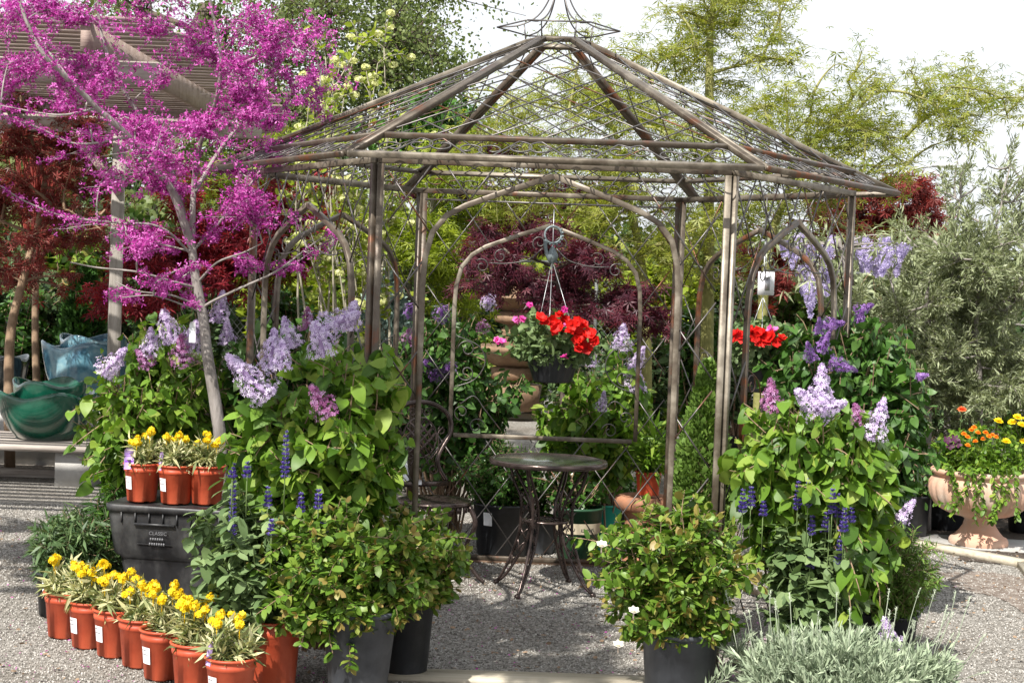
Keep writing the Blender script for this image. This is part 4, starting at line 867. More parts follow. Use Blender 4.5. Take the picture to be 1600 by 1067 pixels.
# purple and red maples
D = 12.2
tree('purple_maple', 'dark purple leaved maple seen through the back arch above the hanging basket', 'tree', GD(880, D), [P(880, 560, D), P(875, 480, D), P(870, 420, D)],
     B([(790, 420, 45, 22, 26), (850, 400, 55, 28, 34), (900, 430, 50, 28, 34), (840, 450, 60, 25, 34), (950, 450, 40, 25, 22), (990, 480, 35, 22, 16), (780, 380, 30, 18, 10), (960, 490, 45, 20, 16), (860, 360, 45, 18, 12), (900, 480, 50, 18, 18), (740, 440, 30, 15, 8)], D, .5, .85, 8),
     'maple_purple', MAPLE, .062, .045, 4, r0=.03, r1=.015, r_l=.012, twig_r=.003, seed=70, droop=.8, flat=.6, jit=.025, group='red leaved maples')
D = 14
tree('red_maple', 'deep crimson maple mound behind the left gazebo corner', 'tree', GD(320, D), [P(320, 520, D), P(320, 420, D)],
     B([(220, 400, 50, 30, 26), (280, 380, 55, 35, 30), (340, 400, 50, 35, 30), (400, 370, 50, 40, 30), (440, 330, 50, 35, 26), (250, 440, 70, 25, 26), (400, 430, 60, 30, 26), (460, 400, 40, 35, 18), (350, 330, 50, 30, 16), (490, 350, 30, 30, 10)], D, .7, 1.2, 9),
     'maple_crimson', MAPLE, .08, .06, 4, r0=.05, r1=.02, seed=71, droop=.7, flat=.6, jit=.03, group='red leaved maples')
tree('red_maple', 'reddish maple showing past the right end of the gazebo roof', 'tree', GD(1330, 15), [P(1330, 500, 15), P(1330, 400, 15), P(1340, 340, 15)],
     B([(1400, 290, 45, 20, 22), (1430, 310, 30, 15, 12), (1360, 350, 55, 25, 30), (1320, 390, 50, 25, 22), (1250, 400, 45, 25, 18), (1400, 350, 35, 20, 16), (1290, 330, 40, 20, 12), (1210, 390, 40, 20, 10), (1180, 440, 40, 20, 8)], 15, .6, 1.2, 10),
     'maple_red', MAPLE, .08, .06, 4, r0=.04, r1=.015, seed=72, droop=.6, flat=.6, jit=.03, group='red leaved maples')
tree('purple_maple', 'tall purple maple showing as dark flecks high behind the gazebo middle', 'tree', GD(760, 15.5), [P(740, 500, 15.5), P(745, 400, 15.5), P(760, 300, 15.5)],
     B([(730, 330, 50, 35, 20), (790, 320, 50, 35, 22), (840, 280, 60, 30, 20), (760, 260, 60, 30, 16), (680, 290, 50, 30, 12), (900, 320, 50, 30, 14), (960, 290, 60, 30, 12)], 15.5, .6, 1.2, 11),
     'maple_purple', MAPLE, .08, .06, 4, r0=.04, r1=.015, seed=73, droop=.6, flat=.6, jit=.03, group='red leaved maples')
D = 13.35
tree('red_maple', 'dark red laceleaf maple with slender brown trunk at the left edge', 'tree', GD(15, D), [P(15, 540, D), P(35, 440, D), P(60, 350, D), P(70, 280, D)],
     B([(30, 125, 60, 40, 22), (90, 140, 50, 35, 16), (20, 200, 60, 40, 40), (90, 190, 60, 40, 36), (120, 260, 40, 40, 20), (60, 300, 90, 60, 30), (30, 260, 60, 35, 40), (90, 250, 50, 35, 26), (20, 320, 55, 35, 36), (90, 320, 50, 35, 26), (40, 380, 60, 30, 30), (110, 370, 45, 30, 14), (20, 430, 50, 30, 20), (90, 430, 40, 25, 12), (140, 200, 30, 25, 10), (-20, 150, 50, 40, 14), (150, 300, 30, 30, 6)], D, .45, 1.2, 12),
     'maple_red', MAPLE, .05, .06, 3, bark='bark_tan', r0=.045, r1=.02, r_l=.016, twig_r=.004, seed=74, droop=.9, flat=.5, jit=.02, group='red leaved maples')
def coral():
    g = np.random.default_rng(75); D = 15.0; t = thing('coral_bark_maple', 'coral bark maple of bare bright red twigs under the pergola', 'tree', GD(60, D)); wd = MB(); tb = MB()
    q = spl([GD(60, D), P(55, 500, D), P(60, 300, D)], 6); tube(tb, q, np.linspace(.04, .025, len(q)), 7)
    for k in range(75):
        e = P(g.uniform(-10, 150), g.uniform(60, 150), D+g.uniform(-.5, .5)); st = curve(q[g.integers(8, len(q))], e, g, lift=.0, n=8, wob=.06); tube(wd, st, np.linspace(.009, .003, 8), 4)
        for j in range(3):
            o = st[g.integers(3, 8)]; tube(wd, curve(o, o+nrm(g.normal(size=3)*.5+[0, 0, 1])*.3, g, n=4), [.004, .003, .002, .0015], 3)
    tb.build('trunk', M['bark_tan'], t, True); wd.build('twigs' if False else 'branch', M['bark_red'], t)
coral()

# far treeline, individually
g = np.random.default_rng(80)
far = [(-100, 215, 'far_leaf'), (40, 200, 'oak_leaf'), (170, 215, 'far_leaf'), (310, 230, 'oak_leaf'), (470, 240, 'far_leaf'), (-60, 300, 'oak_leaf'), (120, 330, 'far_leaf'), (280, 310, 'oak_leaf'), (420, 330, 'far_leaf'), (560, 300, 'oak_leaf'), (700, 330, 'far_leaf'), (830, 350, 'maple_lime'), (960, 370, 'far_leaf'), (1090, 380, 'oak_leaf'), (1210, 390, 'far_leaf'), (1330, 400, 'oak_leaf'), (1450, 430, 'olive_leaf'), (1580, 440, 'far_leaf'), (1700, 420, 'olive_leaf')]
nm = {'oak_leaf': 'mid green', 'far_leaf': 'dark green', 'maple_lime': 'lime green', 'olive_leaf': 'grey green'}
wh = ['high behind the pergola, outermost', 'high behind the moss basket', 'high behind the pergola post', 'high behind the redbud crown', 'high behind the cream flowered shrub', 'beyond the left edge', 'behind the dark red maple at far left', 'behind the redbud', 'behind the left end of the gazebo roof', 'behind the cream flowered shrub', 'behind the back left post', 'behind the fountain', 'behind the hanging basket', 'behind the right back post', 'behind the white hanging tag', 'behind the wisteria', 'below the street lamp', 'behind the olive thicket', 'beyond the right edge']
for k, (x, y, mt) in enumerate(far):
    D = (33 if k < 5 else 28.5)+g.uniform(-1, 3); hh = 480-y
    tree('background_tree', f'distant {nm[mt]} rounded tree {wh[k]}', 'tree', GD(x, D), [P(x, 470, D), P(x+g.uniform(-10, 10), 430, D)],
         B([(x+g.uniform(-60, 60), y+60+g.uniform(-10, hh*.5), 55, 35, 14) for _ in range(8)]+[(x, y+60, 50, 35, 14), (x, (y+470)/2, 70, 50, 26), (x, 450, 90, 45, 26), (x, 520, 90, 30, 20)], D, 1.6, 1.25, 20+k, 1), mt, CLUMP, .17, .17, 5, r0=.2, r1=.12, r_l=.08, twig_r=.018, seed=90+k, jit=.15, flat=.4, group='distant trees')

# ------------------------------------------------------------------ olives and wisteria at right
D = 11.8
def olive(seed, label, bx, blobs, D):
    return tree('olive_tree', label, 'tree', GD(bx, D), [P(bx, 600, D), P(bx-5, 520, D), P(bx, 440, D)], B(blobs, D, .5, 1.9, seed), 'olive_leaf', LANCE, .055, .028, 5, bark='bark_grey', r0=.03, r1=.012, r_l=.010, twig_r=.003, seed=seed, droop=-.1, flat=.3, along=1.0, out=.8, jit=.01, lift=0.0, group='olive trees')
olive(101, 'feathery grey green olive tree, the left one behind the purple lilac', 1450, [(1420, 460, 35, 35, 14), (1440, 480, 50, 50, 26), (1400, 520, 40, 40, 16), (1460, 540, 50, 40, 22), (1460, 400, 30, 50, 9), (1420, 390, 25, 35, 6), (1440, 590, 45, 30, 20), (1430, 640, 45, 35, 18), (1390, 480, 40, 40, 14)], D)
olive(102, 'tall feathery grey green olive tree at the right edge', 1530, [(1500, 330, 22, 55, 8), (1510, 400, 40, 50, 20), (1560, 400, 40, 50, 20), (1590, 350, 30, 60, 12), (1540, 460, 55, 45, 30), (1590, 460, 40, 50, 18), (1510, 520, 50, 45, 26), (1570, 530, 45, 40, 20), (1530, 580, 50, 35, 20), (1500, 280, 12, 40, 3), (1555, 330, 20, 40, 5), (1600, 290, 20, 40, 5), (1500, 640, 50, 30, 20), (1560, 630, 50, 35, 22), (1600, 590, 40, 40, 18), (1480, 290, 10, 45, 3), (1545, 290, 12, 40, 3), (1575, 310, 12, 45, 3)], D)
olive(103, 'low grey green olive bush behind the terracotta urn', 1480, [(1450, 610, 45, 30, 24), (1520, 620, 50, 30, 26), (1590, 610, 45, 30, 22), (1480, 570, 40, 30, 18), (1560, 560, 45, 35, 22), (1420, 560, 35, 40, 18), (1600, 520, 40, 40, 18), (1480, 500, 45, 40, 18)], 12.6)
def wisteria():
    g = np.random.default_rng(104); D = 11.2; t = thing('wisteria_vine', 'wisteria with hanging pale violet flowers past the right gazebo post', 'vine', GD(1330, D)); wd, lf = MB(), MB()
    trk = spl([GD(1330, D), P(1325, 500, D), P(1320, 420, D), P(1310, 370, D)], 5); tube(wd, trk, np.linspace(.03, .012, len(trk)), 7)
    for (x, y, l, w_) in [(1270, 395, .28, .16), (1250, 380, .2, .12), (1290, 400, .22, .13), (1270, 440, .38, .13), (1255, 430, .25, .12), (1262, 455, .2, .1), (1290, 430, .25, .12), (1365, 395, .24, .18), (1350, 385, .2, .15), (1385, 400, .24, .16), (1370, 410, .2, .14), (1400, 405, .22, .14), (1345, 405, .18, .1), (1412, 395, .15, .12), (1385, 385, .16, .12), (1240, 400, .18, .1), (1305, 385, .18, .12), (1225, 390, .15, .09)]:
        p = P(x, y-14, D+g.uniform(-.3, .3)); tube(wd, curve(trk[-3], p, g, n=7, lift=.15), np.linspace(.008, .003, 7), 4)
        panicle(t, g, p, l*.8, w_*.68, (g.normal()*.1, 0, -1), 'wist_fl', n=int(90+l*w_*3600), fs=.016, name='flower_raceme')
        q = inside(g, 12, p, (.2, .2, .12)); leaves(lf, g, q, g.normal(size=(12, 3)), LANCE, .09, per=3, droop=.6)
    wd.build('stem', M['bark_grey'], t, True); lf.build('foliage', M['olive_leaf'], t)
wisteria()

# ------------------------------------------------------------------ columnar conifer inside the right front post
def cone(seed, label, base, ctr, rad, mat, n, size, name='columnar_conifer', pot=None, group=None, taper=1.0, tm=CLUMP):
    g = np.random.default_rng(seed); base = np.array(base, float); t = thing(name, label, 'conifer', base, group); lf, wd = MB(), MB()
    z0, z1, R = ctr; h = g.random(n)*(z1-z0); a = g.random(n)*2*math.pi; u = h/(z1-z0)
    prof = np.minimum(1, (1-u)*2.2+.02)**.7*(1-.35*taper*u)*np.minimum(1, .45+u*4)
    rr = R*prof*(.45+.6*g.random(n)**.4)*(1+.15*np.sin(a*5+h*14))
    pos = base+np.stack([rr*np.cos(a), rr*np.sin(a), z0+h], 1); d = np.stack([np.cos(a)*.6, np.sin(a)*.6, .8+0*a], 1)
    leaves(lf, g, pos, d, tm, size, .3, out=.35, along=1, droop=0, flat=.1, per=1, rs=.3)
    m = 240; hh = np.linspace(z0, z1-.1, m)
    for k in range(m): aa = k*2.4; uu = (hh[k]-z0)/(z1-z0); r_ = R*.8*max(.1, (1-uu))**.6; c = base+[0, 0, hh[k]-.05]; tube(wd, [c, c+[r_*math.cos(aa), r_*math.sin(aa), .10]], [.003, .0015], 3, cap=False)
    tube(wd, [base+[0, 0, .05], base+[0, 0, z1-.08]], [.02, .004], 6); wd.build('trunk', M['bark_tan'], t); lf.build('crown', M[mat], t)
    if pot: mb = MB(); rib_pot(mb, pot[0], pot[1], pot[2], ribs=False); o = mb.build('pot', M[pot[3]], None, True); o.location = base; adopt(o, t)
    return t
cone(111, 'narrow light green columnar conifer standing between the right front posts', GD(1088, 7.75)*[1, 1, 0], (.15, 1.35, .145), 0, 'conifer', 13000, .026, pot=(.13, .11, .25, 'black_pot'), taper=.6)
cone(112, 'small dark green cone shaped yew behind the blue glazed bowls', GD(128, 15.3)*[1, 1, 0], (.75, 1.62, .25), 0, 'yew', 6000, .05, name='cone_yew', pot=(.26, .22, .8, 'black_pot'))
cone(113, 'silver blue spruce showing behind the left back gazebo side', GD(590, 13.5)*[1, 1, 0], (.1, 1.70, .42), 0, 'spruce_blue', 7000, .05, name='blue_spruce')

# ------------------------------------------------------------------ table
TC = GD(868, 9.04)*[1, 1, 0]; TC = np.array([TC[0]-.0, 9.04, 0])
tt = P(857, 720, 9.04); TC[0] = tt[0]
tb = thing('bistro_table', 'round bronze bistro table with speckled top and curved lattice legs inside the gazebo', 'table', TC)
mb = MB(); lathe(mb, [(0, .704), (.30, .704), (.322, .700), (.327, .706), (.327, .722), (.322, .728), (.305, .728), (.300, .7225)], TC, 64); mb.build('table_rim', M['bronze'], tb, True)
mb = MB(); lathe(mb, [(.3005, .7215), (.29, .7245), (0, .7245)], TC, 64); mb.build('table_top', M['glass_top'], tb, True)
def radial(a): return np.array([math.cos(a), math.sin(a), 0])
for a in (241, 151, 331, 61):
    rd = radial(math.radians(a)); tg = np.array([-rd[1], rd[0], 0]); mb = MB()
    o_ = [(.245, .70), (.215, .60), (.165, .50), (.16, .38), (.17, .30), (.215, .17), (.27, .06), (.305, .012)]
    i_ = [(.235, .70), (.17, .60), (.115, .50), (.095, .40), (.115, .28), (.17, .17), (.245, .06), (.30, .012)]
    O = spl([TC+rd*r+[0, 0, z] for r, z in o_], 6); I = spl([TC+rd*r+[0, 0, z] for r, z in i_], 6)
    for q in (O, I): tube(mb, q, .0085, 7, ref=tg, r=.5)
    for k in range(6):
        z0 = 9+k*4
        if z0+4 < len(O): tube(mb, [O[z0], I[z0+4]], .005, 5); tube(mb, [I[z0], O[z0+4]], .005, 5)
    lathe(mb, [(0, 0), (.016, .003), (.018, .015), (.010, .026), (0, .03)], TC+rd*.303, 10)
    mb.build('leg', M['bronze'], tb, True)
mb = MB(); lathe(mb, [(.105, .385), (.125, .383), (.125, .395), (.105, .397), (.105, .385)], TC, 32)
lathe(mb, [(.02, .387), (.04, .385), (.04, .395), (.02, .396), (.02, .387)], TC, 20)
for k in range(8): aa = k*math.pi/4; tube(mb, [TC+radial(aa)*.035+[0, 0, .39], TC+radial(aa)*.11+[0, 0, .39]], .006, 5)
for k in range(8): aa = (k+.5)*math.pi/4; tube(mb, [TC+radial(aa)*.075+[.015*math.cos(q), .015*math.sin(q), .39] for q in np.linspace(0, 6.28, 9)], .003, 4)
mb.build('lower_shelf', M['bronze'], tb, True)

# ------------------------------------------------------------------ chair
CC = GD(674, 9.25); CC[2] = 0; cy = math.radians(-62)
chd = thing('bistro_chair', 'ornate dark bronze cast metal chair with a violin shaped lattice back beside the table', 'chair', CC)
fx = np.array([math.cos(cy), math.sin(cy), 0]); sx = np.array([-fx[1], fx[0], 0])
def Cc(f, s, z): return CC+fx*f+sx*s+np.array([0, 0, z])
mb = MB(); lathe(mb, [(0, .435), (.19, .435), (.21, .430), (.215, .440), (.21, .452), (.19, .455), (0, .450)], CC, 40)
for k in range(24): aa = k*math.pi/12; box(mb, CC+radial(aa)*.205+[0, 0, .415], (.03, .01, .035), rz=aa+math.pi/2)
mb.build('seat', M['bronze'], chd, True)
pf = [(.0, .985), (.09, .97), (.165, .925), (.20, .865), (.195, .80), (.15, .73), (.115, .66), (.125, .60), (.17, .53)]
mb = MB(); lft = [(-x, z) for x, z in pf[::-1]]
q = spl([Cc(-.20-.08*(z-.5), s, z) for s, z in lft+pf[1:]], 6); tube(mb, q, .0135, 8, ref=fx); mb.build('back_frame', M['bronze'], chd, True)
mb = MB(); tube(mb, [Cc(-.20, -.175, .515), Cc(-.20, .175, .515)], .014, 8, sq=True); mb.build('back_crossbar', M['bronze'], chd, True)
mb = MB()
def bk(s, z): return Cc(-.20-.08*(z-.5), s, z)
ov = [(.105*math.sin(a), .78+.115*math.cos(a)) for a in np.linspace(0, 2*math.pi, 25)]
tube(mb, [bk(s, z) for s, z in ov], .006, 6, ref=fx)
for k in (-1.5, -.5, .5, 1.5):
    for sg in (-1, 1):
        pts = [(k*.05+sg*t*.11, .78+t*.11) for t in np.linspace(-1, 1, 41)]; pts = [p for p in pts if (p[0]/.105)**2+((p[1]-.78)/.115)**2 < 1]
        if len(pts) > 3: tube(mb, [bk(*pts[0]), bk(*pts[-1])], .0065, 5, sq=True, ref=fx)
mb.build('back_lattice', M['bronze'], chd, True)
mb = MB()
for s in (-1, 1):
    for (cx, cz, r0, a0, sg) in ((.14, .82, .025, 2, 1), (.085, .60, .035, .5, -1), (.15, .75, .02, -1, 1), (.05, .925, .028, 0, 1), (.0, .93, .02, 1, -1)): tube(mb, [bk(s*x, z) for x, z in spiral((cx, cz), 0, r0, 1.3, a0, sg)], .004, 5)
    tube(mb, spl([bk(s*x, z) for x, z in ((.06, .62), (.03, .68), (.07, .66), (.12, .72), (.115, .80), (.15, .84))], 5), .005, 5)
mb.build('back_scroll', M['bronze'], chd, True)
for f, s in ((.15, .15), (.15, -.15), (-.15, .15), (-.15, -.15)):
    mb = MB(); k = np.sign(f), np.sign(s); q = spl([Cc(f, s, .43), Cc(f+.025*k[0], s+.025*k[1], .33), Cc(f-.015*k[0], s-.015*k[1], .18), Cc(f+.03*k[0], s+.03*k[1], .06), Cc(f+.07*k[0], s+.07*k[1], .01)], 6); tube(mb, q, np.linspace(.016, .010, len(q)), 7); mb.build('leg', M['bronze'], chd, True)
plant_tag(chd, Cc(-.17, -.03, .515), .03, .055, cy+math.pi/2, 0, 'tag', 'price_label')
mb = MB(); box(mb, bk(0, .62)+fx*.0, (.001, .001, .001)); 
plant_tag(chd, bk(-.10, .54)+fx*.03, .16, .035, cy+math.pi/2, .3, 'tag', 'hang_tag')

# ------------------------------------------------------------------ pots behind the table
def shrub_in_pot(seed, name, label, base, potspec, c, rad, ns, leafm, tmpl, size, gap, per, nsh=5, shoot=.12, wood='bark_tan', r0=.004, group=None, flat=.6, droop=.2, t0=.2, cat='potted plant', up=.1):
    g = np.random.default_rng(seed); base = np.array(base, float); t = thing(name, label, cat, base, group); pot = None
    if potspec:
        mb = MB(); rib_pot(mb, potspec[0], potspec[1], potspec[2], ribs=False, lip=.012); pot = mb.build('pot', M[potspec[3]], None, True); pot.location = base; adopt(pot, t)
    h = potspec[2] if potspec else 0
    wd, lf = MB(), MB(); pn, dn, tips = bush(g, wd, base+[0, 0, h*.85], c, rad, ns, nsh, gap, shoot=shoot, r0=r0, up=up, t0=t0, spread=.04)
    leaves(lf, g, pn, dn, tmpl, size, .25, out=1, along=.5, droop=droop, flat=flat, per=per)
    wd.build('stem', M[wood], t); lf.build('foliage', M[leafm], t); return t, pot, tips
t, pot, _ = shrub_in_pot(121, 'potted_boxwood', 'small leaved green shrub in a big black pot behind the table', GD(784, 10.15)*[1, 1, 0], (.19, .155, .33, 'black_pot'), P(775, 735, 10.1), (S(75, 10), .28, S(55, 10)), 60, 'box_leaf', OVAL, .026, .022, 3, nsh=7)
sticker(pot, lambda z: .158+.032*z/.33, .20, .28, -math.pi/2-.55, .06, lines=0)
for ch in pot.children: ch.matrix_parent_inverse = Matrix.Identity(4)
t, pot, _ = shrub_in_pot(122, 'potted_shrub', 'thick caned shrub in a dark green pot with a tan printed band', GD(900, 9.98)*[1, 1, 0], (.152, .118, .345, 'green_pot'), P(890, 745, 10.1), (S(70, 10), .3, S(45, 10)), 20, 'box_leaf', OVAL, .045, .035, 2, nsh=5, r0=.011, wood='bark_tan', up=.02)
mb = MB(); ra = lambda z: .118+.034*z/.345
lathe(mb, [(ra(.19)+.0025, .19), (ra(.255)+.0025, .255)], (0, 0, 0), 40); bo = mb.build('printed_band', M['band'], pot, True); bo.matrix_parent_inverse = Matrix.Identity(4)
for txt, ang in (('NRO', -118), ('EAR', -66)):
    for k, chx in enumerate(txt):
        aa = math.radians(ang+(k-(len(txt)-1)/2)*14); rr_ = ra(.205)+.0035
        ob = text_mesh(chx, .042, 'ink', 'band_letter', pot, (rr_*math.cos(aa), rr_*math.sin(aa), .207), (math.pi/2, 0, aa+math.pi/2), .0006)
shrub_in_pot(123, 'potted_shrub', 'low shrub in a small grey pot between the black pot and the green pot', GD(842, 10.25)*[1, 1, 0], (.10, .085, .24, 'grey_pot'), P(842, 775, 10.3), (S(30, 10), .15, S(25, 10)), 14, 'box_leaf', OVAL, .035, .03, 2)
shrub_in_pot(124, 'potted_shrub', 'dark green leafy shrub low behind the thick caned shrub', GD(950, 10.9)*[1, 1, 0], (.15, .13, .28, 'black_pot'), P(950, 770, 10.8), (S(45, 10.8), .25, S(45, 10.8)), 40, 'box_leaf', OVAL, .035, .028, 3)
shrub_in_pot(125, 'potted_shrub', 'bright fine leaved shrub on the gravel seen under the back sill', GD(800, 11.2)*[1, 1, 0], (.15, .13, .2, 'black_pot'), P(790, 705, 11.2), (S(70, 11.2), .3, S(20, 11.2)), 50, 'conifer', LANCE, .045, .03, 4)
# old terracotta urn with an orange pot on top
ub = GD(1003, 10.0); ub[2] = 0
t = thing('clay_urn', 'old brown terracotta urn standing behind the right side of the table', 'urn', ub)
mb = MB(); lathe(mb, [(0, 0), (.12, 0), (.125, .03), (.085, .05), (.075, .09), (.10, .13), (.115, .25), (.12, .30), (.135, .32), (.175, .345), (.185, .38), (.175, .41), (.15, .42), (.12, .41), (0, .40)], ub, 36); mb.build('urn_body', M['terra_red'], t, True)
g = np.random.default_rng(130)
t = thing('potted_perennial', 'tall green leaved plant in an orange pot on top of the old brown urn', 'potted plant', ub+[.02, 0, .42])
mb = MB(); rib_pot(mb, .078, .066, .15); o = mb.build('pot', M['orange_pot'], None, True); o.location = ub+[.02, 0, .42]; adopt(o, t)
wd, lf = MB(), MB(); pn, dn, _ = bush(g, wd, ub+[.02, 0, .54], ub+[.02, 0, .75], (.12, .12, .16), 14, 2, .04, shoot=.08, r0=.004); leaves(lf, g, pn, dn, LANCE, .12, per=3, droop=.2, flat=.3, along=.9)
wd.build('stem', M['stem_green'], t); lf.build('foliage', M['lilac_leaf'], t)

# ------------------------------------------------------------------ hanging baskets with petunias
def basket(seed, label, top, potc, rp, hp, reds, pinks, fol, tagged=False, deco=True):
    g = np.random.default_rng(seed); t = thing('hanging_basket', label, 'hanging basket', potc, 'hanging petunia baskets'); potc = np.array(potc); top = np.array(top)
    def md(R, Z, a): return R*(1+.02*np.cos(a*18)*(Z < hp*.9)), Z
    mb = MB(); lathe(mb, [(0, 0), (rp*.62, 0), (rp*.68, .01), (rp*.95, hp*.85), (rp*1.0, hp*.9), (rp*1.03, hp), (rp*.96, hp), (rp*.9, hp*.85)], potc, 72, md); mb.build('pot', M['black_pot'], t, True)
    lf, wd = MB(), MB(); c = potc+[0, 0, hp+.09]
    pn, dn, _ = bush(g, wd, potc+[0, 0, hp*.8], c, fol, 60, 4, .03, shoot=.1, r0=.003, t0=.2, up=.35, spread=rp*.4, rise=0)
    leaves(lf, g, pn, dn, OVAL, .045, .3, per=3, droop=.35, flat=.6); wd.build('stem', M['stem_green'], t); lf.build('foliage', M['salvia_leaf'], t)
    for lst, mt, sz in ((reds, 'red_fl', .046), (pinks, 'pink_fl', .03)):
        for q in lst:
            mb = MB(); n_ = nrm(np.array([g.normal()*.4, -1, .5+g.normal()*.3])); [inst(mb, _flor(k_, .5, c_), [q+g.normal(size=3)*.003], frames(nrm(g.normal(size=(1, 3))), n_[None]), sz*g.uniform(.65, .9)*f_, g.random()) for k_, c_, f_ in ((5, .3, 1), (6, .55, .9), (5, .8, .6))]; tube(mb, [q, q-n_*.04], [.006, .003], 5, r=.2); mb.build('petunia_bloom', M[mt], t)
    mb = MB()
    for k in range(3): aa = k*2.1+.3; tube(mb, [top-[0, 0, .32], potc+[rp*math.cos(aa), rp*math.sin(aa), hp]], .0022, 4)
    tube(mb, [top-[0, 0, .02], top-[0, 0, .34]], .003, 5); mb.build('hanger_wire', M['galv'], t)
    if deco:
        mb = MB(); c0 = top-[0, 0, .20]
        tube(mb, [c0+[.05*math.cos(a), 0, .05*math.sin(a)+.03] for a in np.linspace(0, 2*math.pi, 17)], .007, 5)
        for k in range(9): aa = -2.2+k*.35; box(mb, c0+[.05*math.cos(aa)*1.15, 0, .03+.058*math.sin(aa)], (.014, .008, .012), rz=0)
        tube(mb, spl([c0+[-.045, 0, .0], c0+[-.04, 0, -.06], c0+[-.01, 0, -.12], c0+[.03, 0, -.13]], 4), [.012]*5+[.014]*4+[.006]*4, 6); lathe(mb, [(0, -.15), (.03, -.12), (.035, -.09), (.015, -.05), (0, -.03)], c0, 8)
        mb.build('ornament', M['dragon'], t)
    return t
D = 9.55
pc = P(863, 597, D)
basket(141, 'hanging basket of red petunias in a ribbed black pot in the middle of the gazebo', P(866, 322, D+.2), pc, .163, .17,
       [P(x, y, D-.28+.01*(k % 5)) for k, (x, y) in enumerate([(845, 497), (852, 503), (870, 505), (875, 492), (885, 500), (893, 508), (903, 502), (912, 507), (920, 518), (905, 520), (915, 528), (925, 522), (900, 530), (910, 538), (918, 545), (928, 532), (875, 512), (862, 500), (905, 545), (897, 515), (868, 514), (890, 516)])],
       [P(x, y, D-.25) for x, y in ((828, 476), (815, 498), (776, 531), (886, 508), (882, 557), (808, 500), (880, 484), (785, 534))], (.30, .28, .15))
# a fitting beam carries the basket: the hanger hooks over a thin bar under the roof
mb = MB(); hp_ = P(866, 318, D+.2); tube(mb, [hexv(1, SR-.05, 2.2)*[1, 1, 0]+[0, 0, hp_[2]+.0], hexv(2, SR-.05, 2.2)*[1, 1, 0]+[0, 0, hp_[2]]], .006, 6)
tube(mb, [hp_, [hp_[0], hexv(1, SR-.05, 2)[1], hp_[2]]], .006, 6); mb.build('hanger_bar', M['rod'], gz)
D2 = 8.95
basket(142, 'hanging basket of red petunias inside the right side of the gazebo', P(1196, 372, D2), P(1190, 612, D2), .15, .16,
       [P(x, y, D2-.26) for x, y in ((1143, 528), (1150, 522), (1160, 526), (1175, 520), (1185, 518), (1192, 524), (1198, 530), (1188, 534), (1205, 525), (1222, 530), (1212, 536), (1180, 528), (1170, 517))], [P(1203, 514, D2-.22), P(1212, 516, D2-.22)], (.27, .25, .13), deco=False)
mb = MB(); hp2 = P(1196, 370, D2); e_ = hexv(0, SR-.04, 2.19); e2_ = hexv(5, SR-.04, 2.19); tube(mb, [hp2, [hp2[0], hp2[1], 2.205]], .004, 5); mb.build('hanger_rod', M['rod'], gz)
t = thing('hanging_tag', 'white rectangular care tag hanging inside the right gazebo side', 'tag', P(1197, 462, D2-.1))
mb = MB(); box(mb, P(1197, 443, D2-.1), (.09, .003, .125), rz=.1); mb.build('tag_card', M['tag'], t)
mb = MB(); box(mb, P(1199, 443, D2-.104), (.028, .003, .075), rz=.1); lathe(mb, [(0, 0), (.022, .01), (0, .02)], P(1199, 436, D2-.12), 12); tube(mb, [P(1197, 425, D2-.1), P(1197, 372, D2)], .0015, 4); mb.build('tag_print', M['galv'], t)
# moss lined basket under the pergola
D = 13.85; mc = P(124, 276, D)
t = thing('moss_basket', 'brown moss lined wire basket hanging under the pergola', 'hanging basket', mc)
mb = MB(); lathe(mb, [(0, 0), (.09, .005), (.15, .06), (.19, .15), (.20, .24), (.19, .245), (.17, .2)], mc, 32); mb.build('liner', M['coir'], t, True)
mb = MB()
for z, r in ((.02, .12), (.07, .16), (.13, .187), (.19, .203), (.245, .208)): tube(mb, [mc+[r*math.cos(a), r*math.sin(a), z] for a in np.linspace(0, 6.2832, 25)], .004, 4)
for k in range(12): aa = k*math.pi/6; tube(mb, [mc+[r*math.cos(aa), r*math.sin(aa), z] for z, r in ((0, .1), (.07, .16), (.13, .187), (.245, .208))], .004, 4)
for k in range(3): aa = k*2.1; tube(mb, [mc+[.2*math.cos(aa), .2*math.sin(aa), .24], mc+[0, 0, 1.0]], .003, 4)
mb.build('wire_frame', M['wire'], t)
g = np.random.default_rng(145); lf = MB(); q = inside(g, 160, mc+[0, 0, .27], (.17, .17, .05)); leaves(lf, g, q, g.normal(size=(160, 3)), OVAL, .06, per=2, droop=.1); lf.build('foliage', M['box_leaf'], t)

# ------------------------------------------------------------------ pergola
pg = thing('pergola', 'lath roofed timber pergola with grey posts at the upper left', 'pergola', (-3.3, 12.8, 0))
PZ = 2.95; x0, x1, y0, y1 = -7.2, -1.98, 8.9, 14.0
g = np.random.default_rng(150)
for k in range(30):
    yy = y0+(y1-y0)*k/29; mb = MB(); box(mb, ((x0+x1)/2+g.normal()*.02, yy, PZ+.075), (x1-x0+.1*g.random(), .085, .02), r=g.random()); mb.build('roof_slat', M['wood_pink'], pg)
for xx in (-2.35, -4.0, -5.6): mb = MB(); box(mb, (xx, (y0+y1)/2, PZ-.02), (.05, y1-y0, .15), r=.5); mb.build('rafter_beam', M['wood_pink'], pg)
for yy in (9.3, 13.0): mb = MB(); box(mb, ((x0+x1)/2, yy, PZ-.165), (x1-x0-.1, .06, .13)); mb.build('cross_beam', M['wood_grey'], pg)
mb = MB(); box(mb, ((x0+x1)/2, y1+.07, PZ+.0), (x1-x0, .03, .2), r=.9); mb.build('fascia_board', M['wood_pink'], pg)
pp = GD(172, 13.0)
